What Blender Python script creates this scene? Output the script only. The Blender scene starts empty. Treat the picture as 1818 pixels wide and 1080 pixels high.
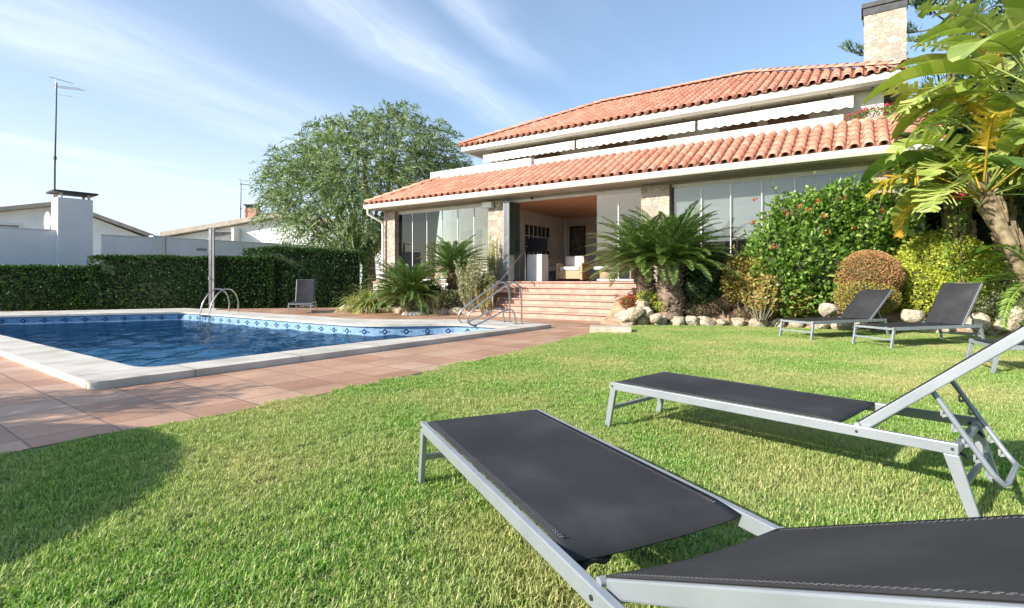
import bpy, math, random
import numpy as np
from mathutils import Vector, Matrix
from mathutils.geometry import tessellate_polygon
R = math.radians
SC = bpy.context.scene
COL = SC.collection
CAMH, FPX, CX, HY = 1.1, 940.0, 909.0, 497.0

def G(px, py, z=0.0):
    """pixel of the photograph at height z -> place on the site"""
    Y = (CAMH - z) * FPX / (py - HY)
    return Vector(((px - CX) / FPX * Y, Y, z))

def GD(px, Y, z=0.0):
    return Vector(((px - CX) / FPX * Y, Y, z))

# ------------------------------------------------------------------ objects
def tag(o, label=None, cat=None, group=None, kind=None):
    if label: o['label'] = label
    if cat: o['category'] = cat
    if group: o['group'] = group
    if kind: o['kind'] = kind
    return o

def empty(name, loc, rz=0.0, label=None, cat=None, group=None, scale=1.0):
    o = bpy.data.objects.new(name, None)
    COL.objects.link(o)
    o.location = loc; o.rotation_euler = (0, 0, rz); o.scale = (scale,) * 3
    o.empty_display_size = 0.2
    return tag(o, label, cat, group)

def npmesh(name, V, tris, mats, midx=None, smooth=False):
    V = np.ascontiguousarray(V, dtype=np.float32); F = np.ascontiguousarray(tris, dtype=np.int32)
    me = bpy.data.meshes.new(name)
    k = F.shape[1]
    me.vertices.add(len(V)); me.vertices.foreach_set('co', V.ravel())
    me.loops.add(F.size); me.loops.foreach_set('vertex_index', F.ravel())
    me.polygons.add(len(F))
    me.polygons.foreach_set('loop_start', np.arange(0, F.size, k, dtype=np.int32))
    for m in mats: me.materials.append(m)
    if midx is not None: me.polygons.foreach_set('material_index', np.asarray(midx, dtype=np.int32))
    if smooth: me.polygons.foreach_set('use_smooth', np.ones(len(F), dtype=bool))
    me.update(calc_edges=True); me.validate()
    return me

def link(name, me, parent=None, loc=None):
    o = bpy.data.objects.new(name, me)
    COL.objects.link(o)
    if loc is not None: o.location = loc
    if parent is not None: o.parent = parent
    return o

class MB:
    """collects shapes into one mesh"""
    def __init__(s): s.v = []; s.f = []; s.m = []; s.sm = []
    def add(s, vs, fs, m=0, smooth=False):
        b = len(s.v); s.v += [tuple(p) for p in vs]
        for f in fs: s.f.append([b + i for i in f]); s.m.append(m); s.sm.append(smooth)
    def box(s, a, b, m=0, M=None):
        (x0, y0, z0), (x1, y1, z1) = a, b
        vs = [Vector(p) for p in ((x0,y0,z0),(x1,y0,z0),(x1,y1,z0),(x0,y1,z0),(x0,y0,z1),(x1,y0,z1),(x1,y1,z1),(x0,y1,z1))]
        if M is not None: vs = [M @ p for p in vs]
        s.add(vs, ((0,3,2,1),(4,5,6,7),(0,1,5,4),(1,2,6,5),(2,3,7,6),(3,0,4,7)), m)
    def beam(s, p, q, w, h, m=0, up=(0,0,1)):
        p, q = Vector(p), Vector(q); d = (q - p); L = d.length; d.normalize()
        u = Vector(up); side = d.cross(u)
        if side.length < 1e-4: side = d.cross(Vector((0,1,0)))
        side.normalize(); u = side.cross(d)
        M = Matrix((( d.x, side.x, u.x, p.x),(d.y, side.y, u.y, p.y),(d.z, side.z, u.z, p.z),(0,0,0,1)))
        s.box((0,-w/2,-h/2),(L,w/2,h/2), m, M)
    def prism(s, pts, z0, z1, m=0):
        n = len(pts)
        vs = [(p[0],p[1],z0) for p in pts] + [(p[0],p[1],z1) for p in pts]
        fs = [[i,(i+1)%n,n+(i+1)%n,n+i] for i in range(n)] + [list(range(n-1,-1,-1)), list(range(n,2*n))]
        s.add(vs, fs, m)
    def tube(s, pts, r, n=10, m=0, caps=True):
        pts = [Vector(p) for p in pts]; k = len(pts)
        rr = r if hasattr(r, '__len__') else [r]*k
        T = []
        for i in range(k):
            t = pts[min(i+1,k-1)] - pts[max(i-1,0)]; T.append(t.normalized())
        ref = Vector((0,0,1)) if abs(T[0].z) < .9 else Vector((1,0,0))
        u = T[0].cross(ref).normalized(); vs = []
        for i in range(k):
            u = (u - T[i]*u.dot(T[i])).normalized(); w = T[i].cross(u)
            for j in range(n):
                a = 2*math.pi*j/n
                vs.append(pts[i] + (u*math.cos(a)+w*math.sin(a))*rr[i])
        fs = [[i*n+j, i*n+(j+1)%n, (i+1)*n+(j+1)%n, (i+1)*n+j] for i in range(k-1) for j in range(n)]
        s.add(vs, fs, m, True)
        if caps: s.add(vs[:n], [list(range(n-1,-1,-1))], m); s.add(vs[-n:], [list(range(n))], m)
    def lathe(s, prof, c=(0,0,0), n=24, m=0):
        vs = []; k = len(prof)
        for (r, z) in prof:
            for j in range(n):
                a = 2*math.pi*j/n; vs.append((c[0]+r*math.cos(a), c[1]+r*math.sin(a), c[2]+z))
        s.add(vs, [[i*n+j, i*n+(j+1)%n, (i+1)*n+(j+1)%n, (i+1)*n+j] for i in range(k-1) for j in range(n)], m, True)
    def poly(s, outer, holes=(), z=0.0, m=0):
        loops = [[Vector((p[0],p[1],0)) for p in outer]] + [[Vector((p[0],p[1],0)) for p in h] for h in holes]
        tr = tessellate_polygon(loops); flat = [p for l in loops for p in l]
        fs = []
        for t in tr:
            a,b,c = (flat[i] for i in t)
            fs.append(list(t) if (b-a).cross(c-a).z > 0 else list(t)[::-1])
        s.add([(p.x,p.y,z) for p in flat], fs, m)
    def build(s, name, mats, parent=None, loc=None, bevel=0, origin=None):
        mats = mats if isinstance(mats, (list, tuple)) else [mats]
        me = bpy.data.meshes.new(name)
        v = s.v
        if origin is not None: v = [(p[0]-origin[0],p[1]-origin[1],p[2]-origin[2]) for p in v]; loc = origin
        me.from_pydata(v, [], s.f)
        for x in mats: me.materials.append(x)
        me.polygons.foreach_set('material_index', s.m); me.polygons.foreach_set('use_smooth', s.sm)
        me.update()
        o = link(name, me, parent, loc)
        if bevel:
            b = o.modifiers.new('bevel', 'BEVEL'); b.width = bevel; b.segments = 2; b.limit_method = 'ANGLE'
            b.angle_limit = R(40)
        return o

def round_poly(pts, rad, seg=6):
    out = []; n = len(pts)
    for i, p in enumerate(pts):
        r = rad[i] if hasattr(rad,'__len__') else rad
        if r <= 0: out.append(tuple(p)); continue
        P = Vector(p); A = (Vector(pts[i-1])-P); B = (Vector(pts[(i+1)%n])-P)
        a, b = A.normalized(), B.normalized(); k = min(r, A.length*.45, B.length*.45)
        p0, p2 = P+a*k, P+b*k
        for j in range(seg+1):
            t = j/seg; out.append(tuple((p0*(1-t)**2 + P*2*t*(1-t) + p2*t*t)))
    return out

# ---------------------------------------------------------------- materials
def newmat(name):
    m = bpy.data.materials.new(name); m.use_nodes = True
    nt = m.node_tree; b = nt.nodes['Principled BSDF']
    return m, nt, b
def nd(nt, t, **kw):
    n = nt.nodes.new(t)
    for k, v in kw.items():
        if k in n.inputs: n.inputs[k].default_value = v
        else: setattr(n, k, v)
    return n
def ramp(nt, src, stops):
    r = nt.nodes.new('ShaderNodeValToRGB'); e = r.color_ramp.elements
    while len(e) < len(stops): e.new(.5)
    for i, (p, c) in enumerate(stops):
        e[i].position = p; e[i].color = (*c, 1) if len(c) == 3 else c
    nt.links.new(src, r.inputs[0]); return r.outputs[0]
def noisy(name, c1, c2, scale=3.0, rough=.7, bump=0.0, bscale=40.0, metal=0.0, detail=6, spec=.5, pos=(.35,.65), coat=0):
    m, nt, b = newmat(name)
    tc = nt.nodes.new('ShaderNodeTexCoord')
    n = nd(nt, 'ShaderNodeTexNoise', Scale=scale, Detail=detail); nt.links.new(tc.outputs['Object'], n.inputs['Vector'])
    nt.links.new(ramp(nt, n.outputs[0], [(pos[0],c1),(pos[1],c2)]), b.inputs['Base Color'])
    b.inputs['Roughness'].default_value = rough; b.inputs['Metallic'].default_value = metal
    b.inputs['Specular IOR Level'].default_value = spec
    if bump:
        n2 = nd(nt, 'ShaderNodeTexNoise', Scale=bscale, Detail=5); nt.links.new(tc.outputs['Object'], n2.inputs['Vector'])
        bp = nd(nt, 'ShaderNodeBump', Strength=bump, Distance=.02); nt.links.new(n2.outputs[0], bp.inputs['Height'])
        nt.links.new(bp.outputs[0], b.inputs['Normal'])
    return m
def leafmat(name, cols, trans=.3, rough=.45, spec=.4, tcol=None, posvar=None):
    m, nt, b = newmat(name)
    g = nt.nodes.new('ShaderNodeNewGeometry'); k = len(cols)
    c = ramp(nt, g.outputs['Random Per Island'], [(i/(k-1) if k>1 else 0, cc) for i, cc in enumerate(cols)])
    if posvar:                                   # broad patches of a second tint
        sc, c2, lo, hi = posvar
        n = nd(nt, 'ShaderNodeTexNoise', Scale=sc, Detail=3); nt.links.new(g.outputs['Position'], n.inputs['Vector'])
        mr = nd(nt, 'ShaderNodeMapRange'); nt.links.new(n.outputs[0], mr.inputs[0])
        mr.inputs[1].default_value = lo; mr.inputs[2].default_value = hi
        mx = nd(nt, 'ShaderNodeMix', data_type='RGBA'); nt.links.new(mr.outputs[0], mx.inputs[0])
        nt.links.new(c, mx.inputs[6]); mx.inputs[7].default_value = (*c2, 1); c = mx.outputs[2]
    nt.links.new(c, b.inputs['Base Color']); b.inputs['Roughness'].default_value = rough
    b.inputs['Specular IOR Level'].default_value = spec
    t = nt.nodes.new('ShaderNodeBsdfTranslucent')
    gm = nd(nt, 'ShaderNodeMix', data_type='RGBA', blend_type='MULTIPLY'); gm.inputs[0].default_value = 1
    nt.links.new(c, gm.inputs[6]); gm.inputs[7].default_value = (*(tcol or (1.3,1.5,.6)), 1)
    nt.links.new(gm.outputs[2], t.inputs[0])
    mx = nd(nt, 'ShaderNodeMixShader'); mx.inputs[0].default_value = trans
    nt.links.new(b.outputs[0], mx.inputs[1]); nt.links.new(t.outputs[0], mx.inputs[2])
    nt.links.new(mx.outputs[0], nt.nodes['Material Output'].inputs[0])
    return m
def glassmat(name, tint=(.93,.97,.95), refl=1.0, ior=1.5, rough=0.0, film=0.0, filmcol=(.8,.85,.9)):
    m, nt, b = newmat(name); nt.nodes.remove(b)
    t = nt.nodes.new('ShaderNodeBsdfTransparent'); t.inputs[0].default_value = (*tint, 1)
    g = nt.nodes.new('ShaderNodeBsdfGlossy'); g.inputs['Roughness'].default_value = rough; g.inputs[0].default_value = (refl,refl,refl,1)
    f = nd(nt, 'ShaderNodeFresnel', IOR=ior); mx = nt.nodes.new('ShaderNodeMixShader')
    nt.links.new(f.outputs[0], mx.inputs[0]); nt.links.new(t.outputs[0], mx.inputs[1]); nt.links.new(g.outputs[0], mx.inputs[2])
    out = mx.outputs[0]
    if film:                                     # thin layer of dust on the pane
        d = nt.nodes.new('ShaderNodeBsdfDiffuse'); d.inputs[0].default_value = (*filmcol, 1)
        m2 = nt.nodes.new('ShaderNodeMixShader'); m2.inputs[0].default_value = film
        nt.links.new(out, m2.inputs[1]); nt.links.new(d.outputs[0], m2.inputs[2]); out = m2.outputs[0]
    nt.links.new(out, nt.nodes['Material Output'].inputs[0]); return m
def stonemat(name, scale, cols, mortar, rough=.85, mw=.06, stretch=(1,1,1.3)):
    m, nt, b = newmat(name); tc = nt.nodes.new('ShaderNodeTexCoord')
    mp = nd(nt, 'ShaderNodeMapping'); mp.inputs['Scale'].default_value = stretch; nt.links.new(tc.outputs['Object'], mp.inputs[0])
    wn = nd(nt, 'ShaderNodeTexNoise', Scale=3.0, Detail=2); nt.links.new(mp.outputs[0], wn.inputs['Vector'])
    ad = nd(nt, 'ShaderNodeVectorMath', operation='MULTIPLY_ADD'); nt.links.new(wn.outputs[1], ad.inputs[0])
    ad.inputs[1].default_value = (.12,.12,.12); nt.links.new(mp.outputs[0], ad.inputs[2])
    v1 = nd(nt, 'ShaderNodeTexVoronoi', Scale=scale); v2 = nd(nt, 'ShaderNodeTexVoronoi', Scale=scale, feature='DISTANCE_TO_EDGE')
    nt.links.new(ad.outputs[0], v1.inputs['Vector']); nt.links.new(ad.outputs[0], v2.inputs['Vector'])
    sp = nt.nodes.new('ShaderNodeSeparateColor'); nt.links.new(v1.outputs['Color'], sp.inputs[0])
    c = ramp(nt, sp.outputs[0], [(i/(len(cols)-1), cc) for i, cc in enumerate(cols)])
    n = nd(nt, 'ShaderNodeTexNoise', Scale=scale*5, Detail=6); nt.links.new(tc.outputs['Object'], n.inputs['Vector'])
    mv = nd(nt, 'ShaderNodeMix', data_type='RGBA', blend_type='OVERLAY'); mv.inputs[0].default_value = .5
    nt.links.new(c, mv.inputs[6]); nt.links.new(n.outputs[0], mv.inputs[7])
    mr = nd(nt, 'ShaderNodeMapRange'); nt.links.new(v2.outputs['Distance'], mr.inputs[0]); mr.inputs[1].default_value = mw*.4; mr.inputs[2].default_value = mw
    mx = nd(nt, 'ShaderNodeMix', data_type='RGBA'); nt.links.new(mr.outputs[0], mx.inputs[0])
    mx.inputs[6].default_value = (*mortar, 1); nt.links.new(mv.outputs[2], mx.inputs[7])
    nt.links.new(mx.outputs[2], b.inputs['Base Color']); b.inputs['Roughness'].default_value = rough
    ma = nd(nt, 'ShaderNodeMath', operation='MULTIPLY_ADD'); nt.links.new(n.outputs[0], ma.inputs[0]); ma.inputs[1].default_value = .5
    nt.links.new(mr.outputs[0], ma.inputs[2])
    bp = nd(nt, 'ShaderNodeBump', Strength=.7, Distance=.03); nt.links.new(ma.outputs[0], bp.inputs['Height']); nt.links.new(bp.outputs[0], b.inputs['Normal'])
    return m

# ------------------------------------------------------------ foliage maths
def unit(a): return a / np.maximum(np.linalg.norm(a, axis=-1, keepdims=True), 1e-9)
def leaf_arrays(P, D, L, W, rng, fold=.15, droop=.1, mid=.45, S=None):
    """one folded leaf (two faces) per row"""
    n = len(P); D = unit(D)
    S = unit(np.cross(D, rng.normal(size=(n,3)))) if S is None else unit(S); U = np.cross(S, D)
    L = np.broadcast_to(L, (n,))[:,None]; W = np.broadcast_to(W, (n,))[:,None]
    V = np.empty((n,4,3)); V[:,0] = P
    V[:,1] = P + D*L*mid + S*W/2 + U*W*fold; V[:,3] = P + D*L*mid - S*W/2 + U*W*fold
    V[:,2] = P + D*L - U*L*droop
    b = (np.arange(n)*4)[:,None]
    F = np.concatenate([b+np.array([0,1,2]), b+np.array([0,2,3])], axis=1).reshape(-1,3)
    return V.reshape(-1,3), F
def join(parts):
    Vs, Fs, off = [], [], 0
    for V, F in parts: Vs.append(V); Fs.append(F+off); off += len(V)
    return np.concatenate(Vs), np.concatenate(Fs)
def lump(P, rng, k=6, f=2.0, amp=1.0):
    out = np.zeros(len(P))
    for _ in range(k):
        d = rng.normal(size=3)*f; out += np.sin(P@d + rng.uniform(0,6.28))
    return out/k*amp
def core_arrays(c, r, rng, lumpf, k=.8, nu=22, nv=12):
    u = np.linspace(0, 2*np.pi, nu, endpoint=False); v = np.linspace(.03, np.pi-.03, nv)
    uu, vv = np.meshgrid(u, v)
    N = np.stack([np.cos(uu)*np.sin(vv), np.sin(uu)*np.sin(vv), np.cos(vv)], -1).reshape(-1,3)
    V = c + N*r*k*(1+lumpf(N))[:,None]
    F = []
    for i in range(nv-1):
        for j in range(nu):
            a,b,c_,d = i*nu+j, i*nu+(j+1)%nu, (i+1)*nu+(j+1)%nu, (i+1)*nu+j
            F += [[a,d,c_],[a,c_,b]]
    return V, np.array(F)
def bush_arrays(c, r, n, L, W, rng, lamp=.18, lf=2.5, depth=.28, outb=.8, zmin=None, upb=.25, core=.78, shoots=0):
    c = np.array(c, float); r = np.array(r, float)
    ks = [(rng.normal(size=3)*lf, rng.uniform(0,6.28)) for _ in range(6)]
    lumpf = lambda N: sum(np.sin(N@k+p) for k,p in ks)/6*lamp*1.8
    N = unit(rng.normal(size=(n,3)))
    f = (1+lumpf(N))*(1-depth*rng.random(n)**1.5)
    P = c + N*r*f[:,None]
    D = unit(N*outb + rng.normal(size=(n,3))*.7 + np.array([0,0,upb]))
    if zmin is not None: k = P[:,2] > zmin; P, D = P[k], D[k]
    m = len(P)
    A = leaf_arrays(P, D, L*rng.uniform(.6,1.25,m), W*rng.uniform(.7,1.2,m), rng)
    if shoots:                                   # stray shoots beyond the outline
        Ns = unit(rng.normal(size=(shoots,3))+np.array([0,-.2,.5])); Ls = rng.uniform(.12,.34,shoots)*max(1,L/.08)
        for k in range(9):
            t = (k+1)/9; Q = c + Ns*r*(1+lumpf(Ns))[:,None]*.95 + unit(Ns+np.array([0,0,.35]))*(Ls*t)[:,None]
            if zmin is None: P2, D2 = Q, Ns+rng.normal(size=(shoots,3))*.8
            A = join([A, leaf_arrays(P2, D2, np.full(shoots, L*.8), np.full(shoots, W*.8), rng)])
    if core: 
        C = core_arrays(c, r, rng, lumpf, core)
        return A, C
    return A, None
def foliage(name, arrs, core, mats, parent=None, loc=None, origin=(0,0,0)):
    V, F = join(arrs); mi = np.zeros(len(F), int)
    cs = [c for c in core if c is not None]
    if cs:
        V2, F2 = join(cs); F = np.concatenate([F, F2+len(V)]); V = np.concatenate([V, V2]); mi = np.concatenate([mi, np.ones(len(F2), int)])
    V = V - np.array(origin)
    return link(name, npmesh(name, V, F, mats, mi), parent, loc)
# ================================================================= materials
rs = random.Random(7)
M = {}
M['white'] = noisy('white_render', (.68,.67,.64), (.76,.75,.72), 1.5, .8, .25, 60)
M['cream'] = noisy('cream_plaster', (.66,.61,.53), (.74,.69,.61), 1.2, .85, .2, 50)
M['soffit'] = noisy('soffit_board', (.50,.45,.37), (.58,.53,.45), 2, .8)
M['gutter'] = noisy('gutter_paint', (.76,.74,.68), (.82,.80,.75), 5, .4)
M['stone'] = stonemat('stone_cladding', 5.6, [(.36,.29,.22),(.52,.44,.35),(.30,.27,.24),(.50,.38,.29),(.58,.51,.43)], (.44,.38,.31), mw=.05)
M['alu'] = noisy('brushed_aluminium', (.30,.325,.36), (.37,.395,.43), 3, .4, .03, 200, metal=.35)
M['alu_white'] = noisy('white_aluminium', (.72,.74,.75), (.80,.81,.82), 3, .35)
M['steel'] = noisy('stainless_steel', (.42,.41,.40), (.55,.54,.53), 8, .25, metal=1.0)
M['dark'] = noisy('dark_metal', (.03,.032,.035), (.06,.06,.065), 6, .5, metal=.3)
M['wood_ceiling'] = noisy('varnished_pine_ceiling', (.70,.36,.19), (.80,.46,.27), 4, .45)
M['bark'] = noisy('bark', (.10,.075,.05), (.22,.17,.12), 9, .9, .6, 25)
M['soil'] = noisy('dry_garden_soil', (.36,.22,.13), (.56,.40,.27), 6, .95, .8, 30)
M['earth'] = noisy('distant_ground', (.16,.15,.08), (.30,.26,.16), .4, .95)
M['rock'] = noisy('limestone', (.22,.165,.105), (.60,.52,.40), 5, .95, 1.0, 14, pos=(.30,.55))
M['hedge_core'] = noisy('hedge_core_shade',(.008,.016,.006),(.014,.026,.010),8,.95)  # shade inside the hedges, painted as a near-black core colour
M['core_shade'] = noisy('foliage_core_shade', (.045,.055,.022), (.08,.09,.04), 8, .95)  # dark core colour standing in for shade between the leaves
M['terracotta'] = noisy('terracotta_pot', (.34,.13,.08), (.45,.18,.10), 7, .8, .2, 40)
M['blackish'] = noisy('dark_window_glass', (.02,.022,.025), (.04,.042,.045), 2, .12)
M['glass'] = glassmat('clear_glass', (.90,.93,.92), film=.004)
M['glass_green'] = glassmat('glass_edge_on', (.45,.66,.60), film=.10, filmcol=(.35,.5,.45))

def tilemat():
    m, nt, b = newmat('terracotta_paving'); tc = nt.nodes.new('ShaderNodeTexCoord')
    mp = nd(nt, 'ShaderNodeMapping'); mp.inputs['Rotation'].default_value = (0,0,-math.atan2(.802,.597))
    mp.inputs['Location'].default_value = (.1,.2,0)
    nt.links.new(tc.outputs['Object'], mp.inputs[0])
    br = nd(nt, 'ShaderNodeTexBrick', Scale=1.0); nt.links.new(mp.outputs[0], br.inputs['Vector'])
    br.inputs['Color1'].default_value = (1,1,1,1); br.inputs['Color2'].default_value = (0,0,0,1); br.inputs['Mortar'].default_value = (.5,.5,.5,1)
    br.inputs['Brick Width'].default_value = .50; br.inputs['Row Height'].default_value = .46
    br.inputs['Mortar Size'].default_value = .009; br.offset = 0.0
    br.inputs['Mortar Smooth'].default_value = .3
    n = nd(nt, 'ShaderNodeTexNoise', Scale=1.7, Detail=8); nt.links.new(tc.outputs['Object'], n.inputs['Vector'])
    n2 = nd(nt, 'ShaderNodeTexNoise', Scale=22, Detail=4); nt.links.new(tc.outputs['Object'], n2.inputs['Vector'])
    c = ramp(nt, br.outputs['Color'], [(0,(.36,.19,.115)),(.35,(.43,.24,.15)),(.7,(.48,.285,.185)),(1,(.50,.33,.23))])
    mx = nd(nt, 'ShaderNodeMix', data_type='RGBA', blend_type='OVERLAY'); mx.inputs[0].default_value = .4
    nt.links.new(c, mx.inputs[6]); nt.links.new(n.outputs[0], mx.inputs[7])
    m3 = nd(nt, 'ShaderNodeMix', data_type='RGBA', blend_type='OVERLAY'); m3.inputs[0].default_value = .25
    nt.links.new(mx.outputs[2], m3.inputs[6]); nt.links.new(n2.outputs[0], m3.inputs[7])
    m2 = nd(nt, 'ShaderNodeMix', data_type='RGBA'); nt.links.new(br.outputs['Fac'], m2.inputs[0])
    nt.links.new(m3.outputs[2], m2.inputs[6]); m2.inputs[7].default_value = (.22,.14,.10,1)
    nt.links.new(m2.outputs[2], b.inputs['Base Color']); b.inputs['Roughness'].default_value = .6
    inv = nd(nt, 'ShaderNodeMath', operation='MULTIPLY_ADD'); nt.links.new(br.outputs['Fac'], inv.inputs[0]); inv.inputs[1].default_value = -1
    nt.links.new(n2.outputs[0], inv.inputs[2])
    bp = nd(nt, 'ShaderNodeBump', Strength=.35, Distance=.006); nt.links.new(inv.outputs[0], bp.inputs['Height']); nt.links.new(bp.outputs[0], b.inputs['Normal'])
    return m
M['paving'] = tilemat()

# ==================================================================== camera
cam = bpy.data.cameras.new('camera'); co = bpy.data.objects.new('camera', cam); COL.objects.link(co)
co.location = (0,0,CAMH); co.rotation_euler = (R(90),0,0)
cam.sensor_width = 36; cam.lens = 36*FPX/1818; cam.shift_y = -(540-HY)/1818
cam.clip_start = .05; cam.clip_end = 5000
SC.camera = co

# ============================================================= sun and sky
SUN_EL = R(27); sd = Vector((-.845,-.535,0)).normalized()      # towards the sun
sun = bpy.data.lights.new('sun', 'SUN'); sun.energy = 4.7; sun.angle = R(.5); sun.color = (1,.93,.82)
so = bpy.data.objects.new('sun', sun); COL.objects.link(so)
tos = Vector((sd.x*math.cos(SUN_EL), sd.y*math.cos(SUN_EL), math.sin(SUN_EL)))
so.rotation_euler = tos.to_track_quat('Z','Y').to_euler(); so.location = (-10,-8,12)
w = bpy.data.worlds.new('World'); SC.world = w; w.use_nodes = True; nt = w.node_tree
bg = nt.nodes['Background']
sky = nt.nodes.new('ShaderNodeTexSky'); sky.sky_type = 'NISHITA'; sky.sun_disc = False
sky.sun_elevation = SUN_EL; sky.sun_rotation = math.atan2(sd.x, sd.y); sky.air_density = 1.0; sky.dust_density = 1.0; sky.ozone_density = 1.6
bg.inputs[1].default_value = .115
tc = nt.nodes.new('ShaderNodeTexCoord'); sx = nt.nodes.new('ShaderNodeSeparateXYZ'); nt.links.new(tc.outputs['Generated'], sx.inputs[0])
def mth(op, a, b=None, c=None, clamp=False):
    n = nt.nodes.new('ShaderNodeMath'); n.operation = op; n.use_clamp = clamp
    for i, x in enumerate((a,b,c)):
        if x is None: continue
        if isinstance(x, (int,float)): n.inputs[i].default_value = x
        else: nt.links.new(x, n.inputs[i])
    return n.outputs[0]
zz = mth('MAXIMUM', sx.outputs[2], .03)
X_ = mth('DIVIDE', sx.outputs[0], zz); Y_ = mth('DIVIDE', sx.outputs[1], zz)
al = mth('ADD', mth('MULTIPLY', X_, .42), mth('MULTIPLY', Y_, .907))
qq = mth('SUBTRACT', mth('MULTIPLY', X_, .907), mth('MULTIPLY', Y_, .42))
def comb(x,y,z=0.0):
    n = nt.nodes.new('ShaderNodeCombineXYZ')
    for i,v in enumerate((x,y,z)):
        if isinstance(v,(int,float)): n.inputs[i].default_value = v
        else: nt.links.new(v, n.inputs[i])
    return n.outputs[0]
def wnoise(vec, scale, detail=5, rough=.6, dist=0):
    n = nd(nt,'ShaderNodeTexNoise', Scale=scale, Detail=detail, Roughness=rough, Distortion=dist); nt.links.new(vec, n.inputs['Vector']); return n.outputs[0]
def sstep(x, lo, hi):
    n = nd(nt,'ShaderNodeMapRange', interpolation_type='SMOOTHSTEP'); nt.links.new(x, n.inputs[0]); n.inputs[1].default_value = lo; n.inputs[2].default_value = hi
    return n.outputs[0]
wob = mth('MULTIPLY', mth('SUBTRACT', wnoise(comb(mth('MULTIPLY', al, .5), qq), 1.3, 3), .5), .5)
q2 = mth('ADD', qq, wob)
fine = sstep(wnoise(comb(mth('MULTIPLY', al, .35), mth('MULTIPLY', q2, 2.4)), 2.2, 8, .65, .4), .38, .72)
def band(q0, wd, a0, a1, gain, fa=.5):
    g = mth('DIVIDE', mth('SUBTRACT', q2, q0), wd); g = mth('EXPONENT', mth('MULTIPLY', mth('MULTIPLY', g, g), -1.0))
    g = mth('MULTIPLY', g, mth('SUBTRACT', 1.0, sstep(al, a0, a1)))
    return mth('MULTIPLY', mth('MULTIPLY', g, mth('ADD', mth('MULTIPLY', fine, 1-fa), fa)), gain)
cl = mth('ADD', band(-1.37, .17, 2.9, 4.4, .55), band(-.93, .09, 2.05, 2.6, .42))
cl = mth('ADD', cl, band(-2.6, .5, 5.0, 9.0, .30))
soft = sstep(wnoise(comb(mth('MULTIPLY', al, .25), mth('MULTIPLY', q2, .8)), 1.0, 7, .6, .3), .47, .80)
leftw = sstep(mth('MULTIPLY', X_, -1.0), -.2, 2.5)
cl = mth('ADD', cl, mth('MULTIPLY', soft, mth('ADD', mth('MULTIPLY', leftw, .40), .20)))
cl = mth('ADD', cl, mth('MULTIPLY', sstep(mth('MULTIPLY', sx.outputs[2], -1.0), -.34, .0), mth('ADD', mth('MULTIPLY', sstep(mth('MULTIPLY', sx.outputs[0], -1.0), -.25, .5), .55), .08)))
cl = mth('MINIMUM', mth('ADD', mth('ADD', cl, .13), mth('MULTIPLY', leftw, .16)), .78)
front = sstep(sx.outputs[1], -.35, .15); cl = mth('MULTIPLY', cl, front)
mx = nd(nt,'ShaderNodeMix', data_type='RGBA'); nt.links.new(cl, mx.inputs[0])
tn = nd(nt,'ShaderNodeMix', data_type='RGBA', blend_type='MULTIPLY'); tn.inputs[0].default_value = 1; nt.links.new(sky.outputs[0], tn.inputs[6]); tn.inputs[7].default_value = (1.0,1.12,1.18,1)
nt.links.new(tn.outputs[2], mx.inputs[6]); mx.inputs[7].default_value = (5.3,6.05,7.3,1)
nt.links.new(mx.outputs[2], bg.inputs[0])
SC.view_settings.view_transform = 'Standard'; SC.view_settings.look = 'None'; SC.view_settings.exposure = 0.72; SC.view_settings.gamma = 1
SC.cycles.max_bounces = 8; SC.cycles.transparent_max_bounces = 24; SC.cycles.diffuse_bounces = 3
SC.cycles.caustics_reflective = False; SC.cycles.caustics_refractive = False
SC.cycles.use_denoising = True; SC.cycles.sample_clamp_indirect = 6
try: SC.cycles.use_adaptive_sampling = True; SC.cycles.adaptive_threshold = .02
except Exception: pass

# ============================================================== pool outline
POOL_OUT = [(-4.15,5.23),(.91,12.07),(.35,12.62),(-.83,13.5),(-4.0,13.72),(-11.68,18.99),(-18.35,15.8)]
POOL_IN = [(-4.24,6.07),(-2.47,8.63),(-.56,10.76),(-.02,11.5),(-1.36,12.28),(-3.4,11.9),(-10.42,16.8),(-15.87,14.35)]
P_out = round_poly(POOL_OUT, [.10,.05,.1,.5,.6,.15,.15])
P_in = round_poly(POOL_IN, [.30,0,0,.12,.5,.7,.12,.3])
def grow(pts, d):
    n = len(pts); out = []
    for i in range(n):
        a, p, b = Vector(pts[i-1]), Vector(pts[i]), Vector(pts[(i+1)%n])
        e = (b-a).normalized(); out.append((p.x+e.y*d, p.y-e.x*d))
    return out
# ground, deck, lawn
HOLE = grow(P_in, .12)
g = MB(); g.poly([(-600,-300),(600,-300),(600,900),(-600,900)], [HOLE], -.03)
tag(g.build('ground', M['earth']), kind='structure')
LAWN_EDGE = [(-9.5,-5.5),(-6.2,-.75)] + [tuple(G(*p).xy) for p in ((0,808),(180,772),(341,746.8),(620,690.5),(758,660),(915,626),(997,605),(1061,590),(1113,579))]
ROCKLINE = [tuple(GD(*p).xy) for p in ((1113,12.8),(1160,12.75),(1250,12.65),(1380,12.2),(1500,11.55),(1640,10.95),(1818,10.05))] + [(13.5,8.4)]
LAWN = LAWN_EDGE + ROCKLINE[1:] + [(16,4),(16,-8),(-9.5,-8)]
g = MB(); g.poly(LAWN, (), 0.0)
M['lawn'] = noisy('lawn_earth', (.07,.10,.03), (.16,.18,.07), 3, .95, .6, 60)
tag(g.build('lawn_ground', M['lawn']), kind='structure')
DECK = LAWN_EDGE[:1] + LAWN_EDGE[1:] + [(2.9,13.0),(3.3,15.0),(2.5,19),(-4,24.5),(-14,27),(-30,20),(-30,-5.5)]
g = MB(); g.poly(DECK, [HOLE], 0.004)
tag(g.build('pool_deck', M['paving']), kind='structure')
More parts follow.
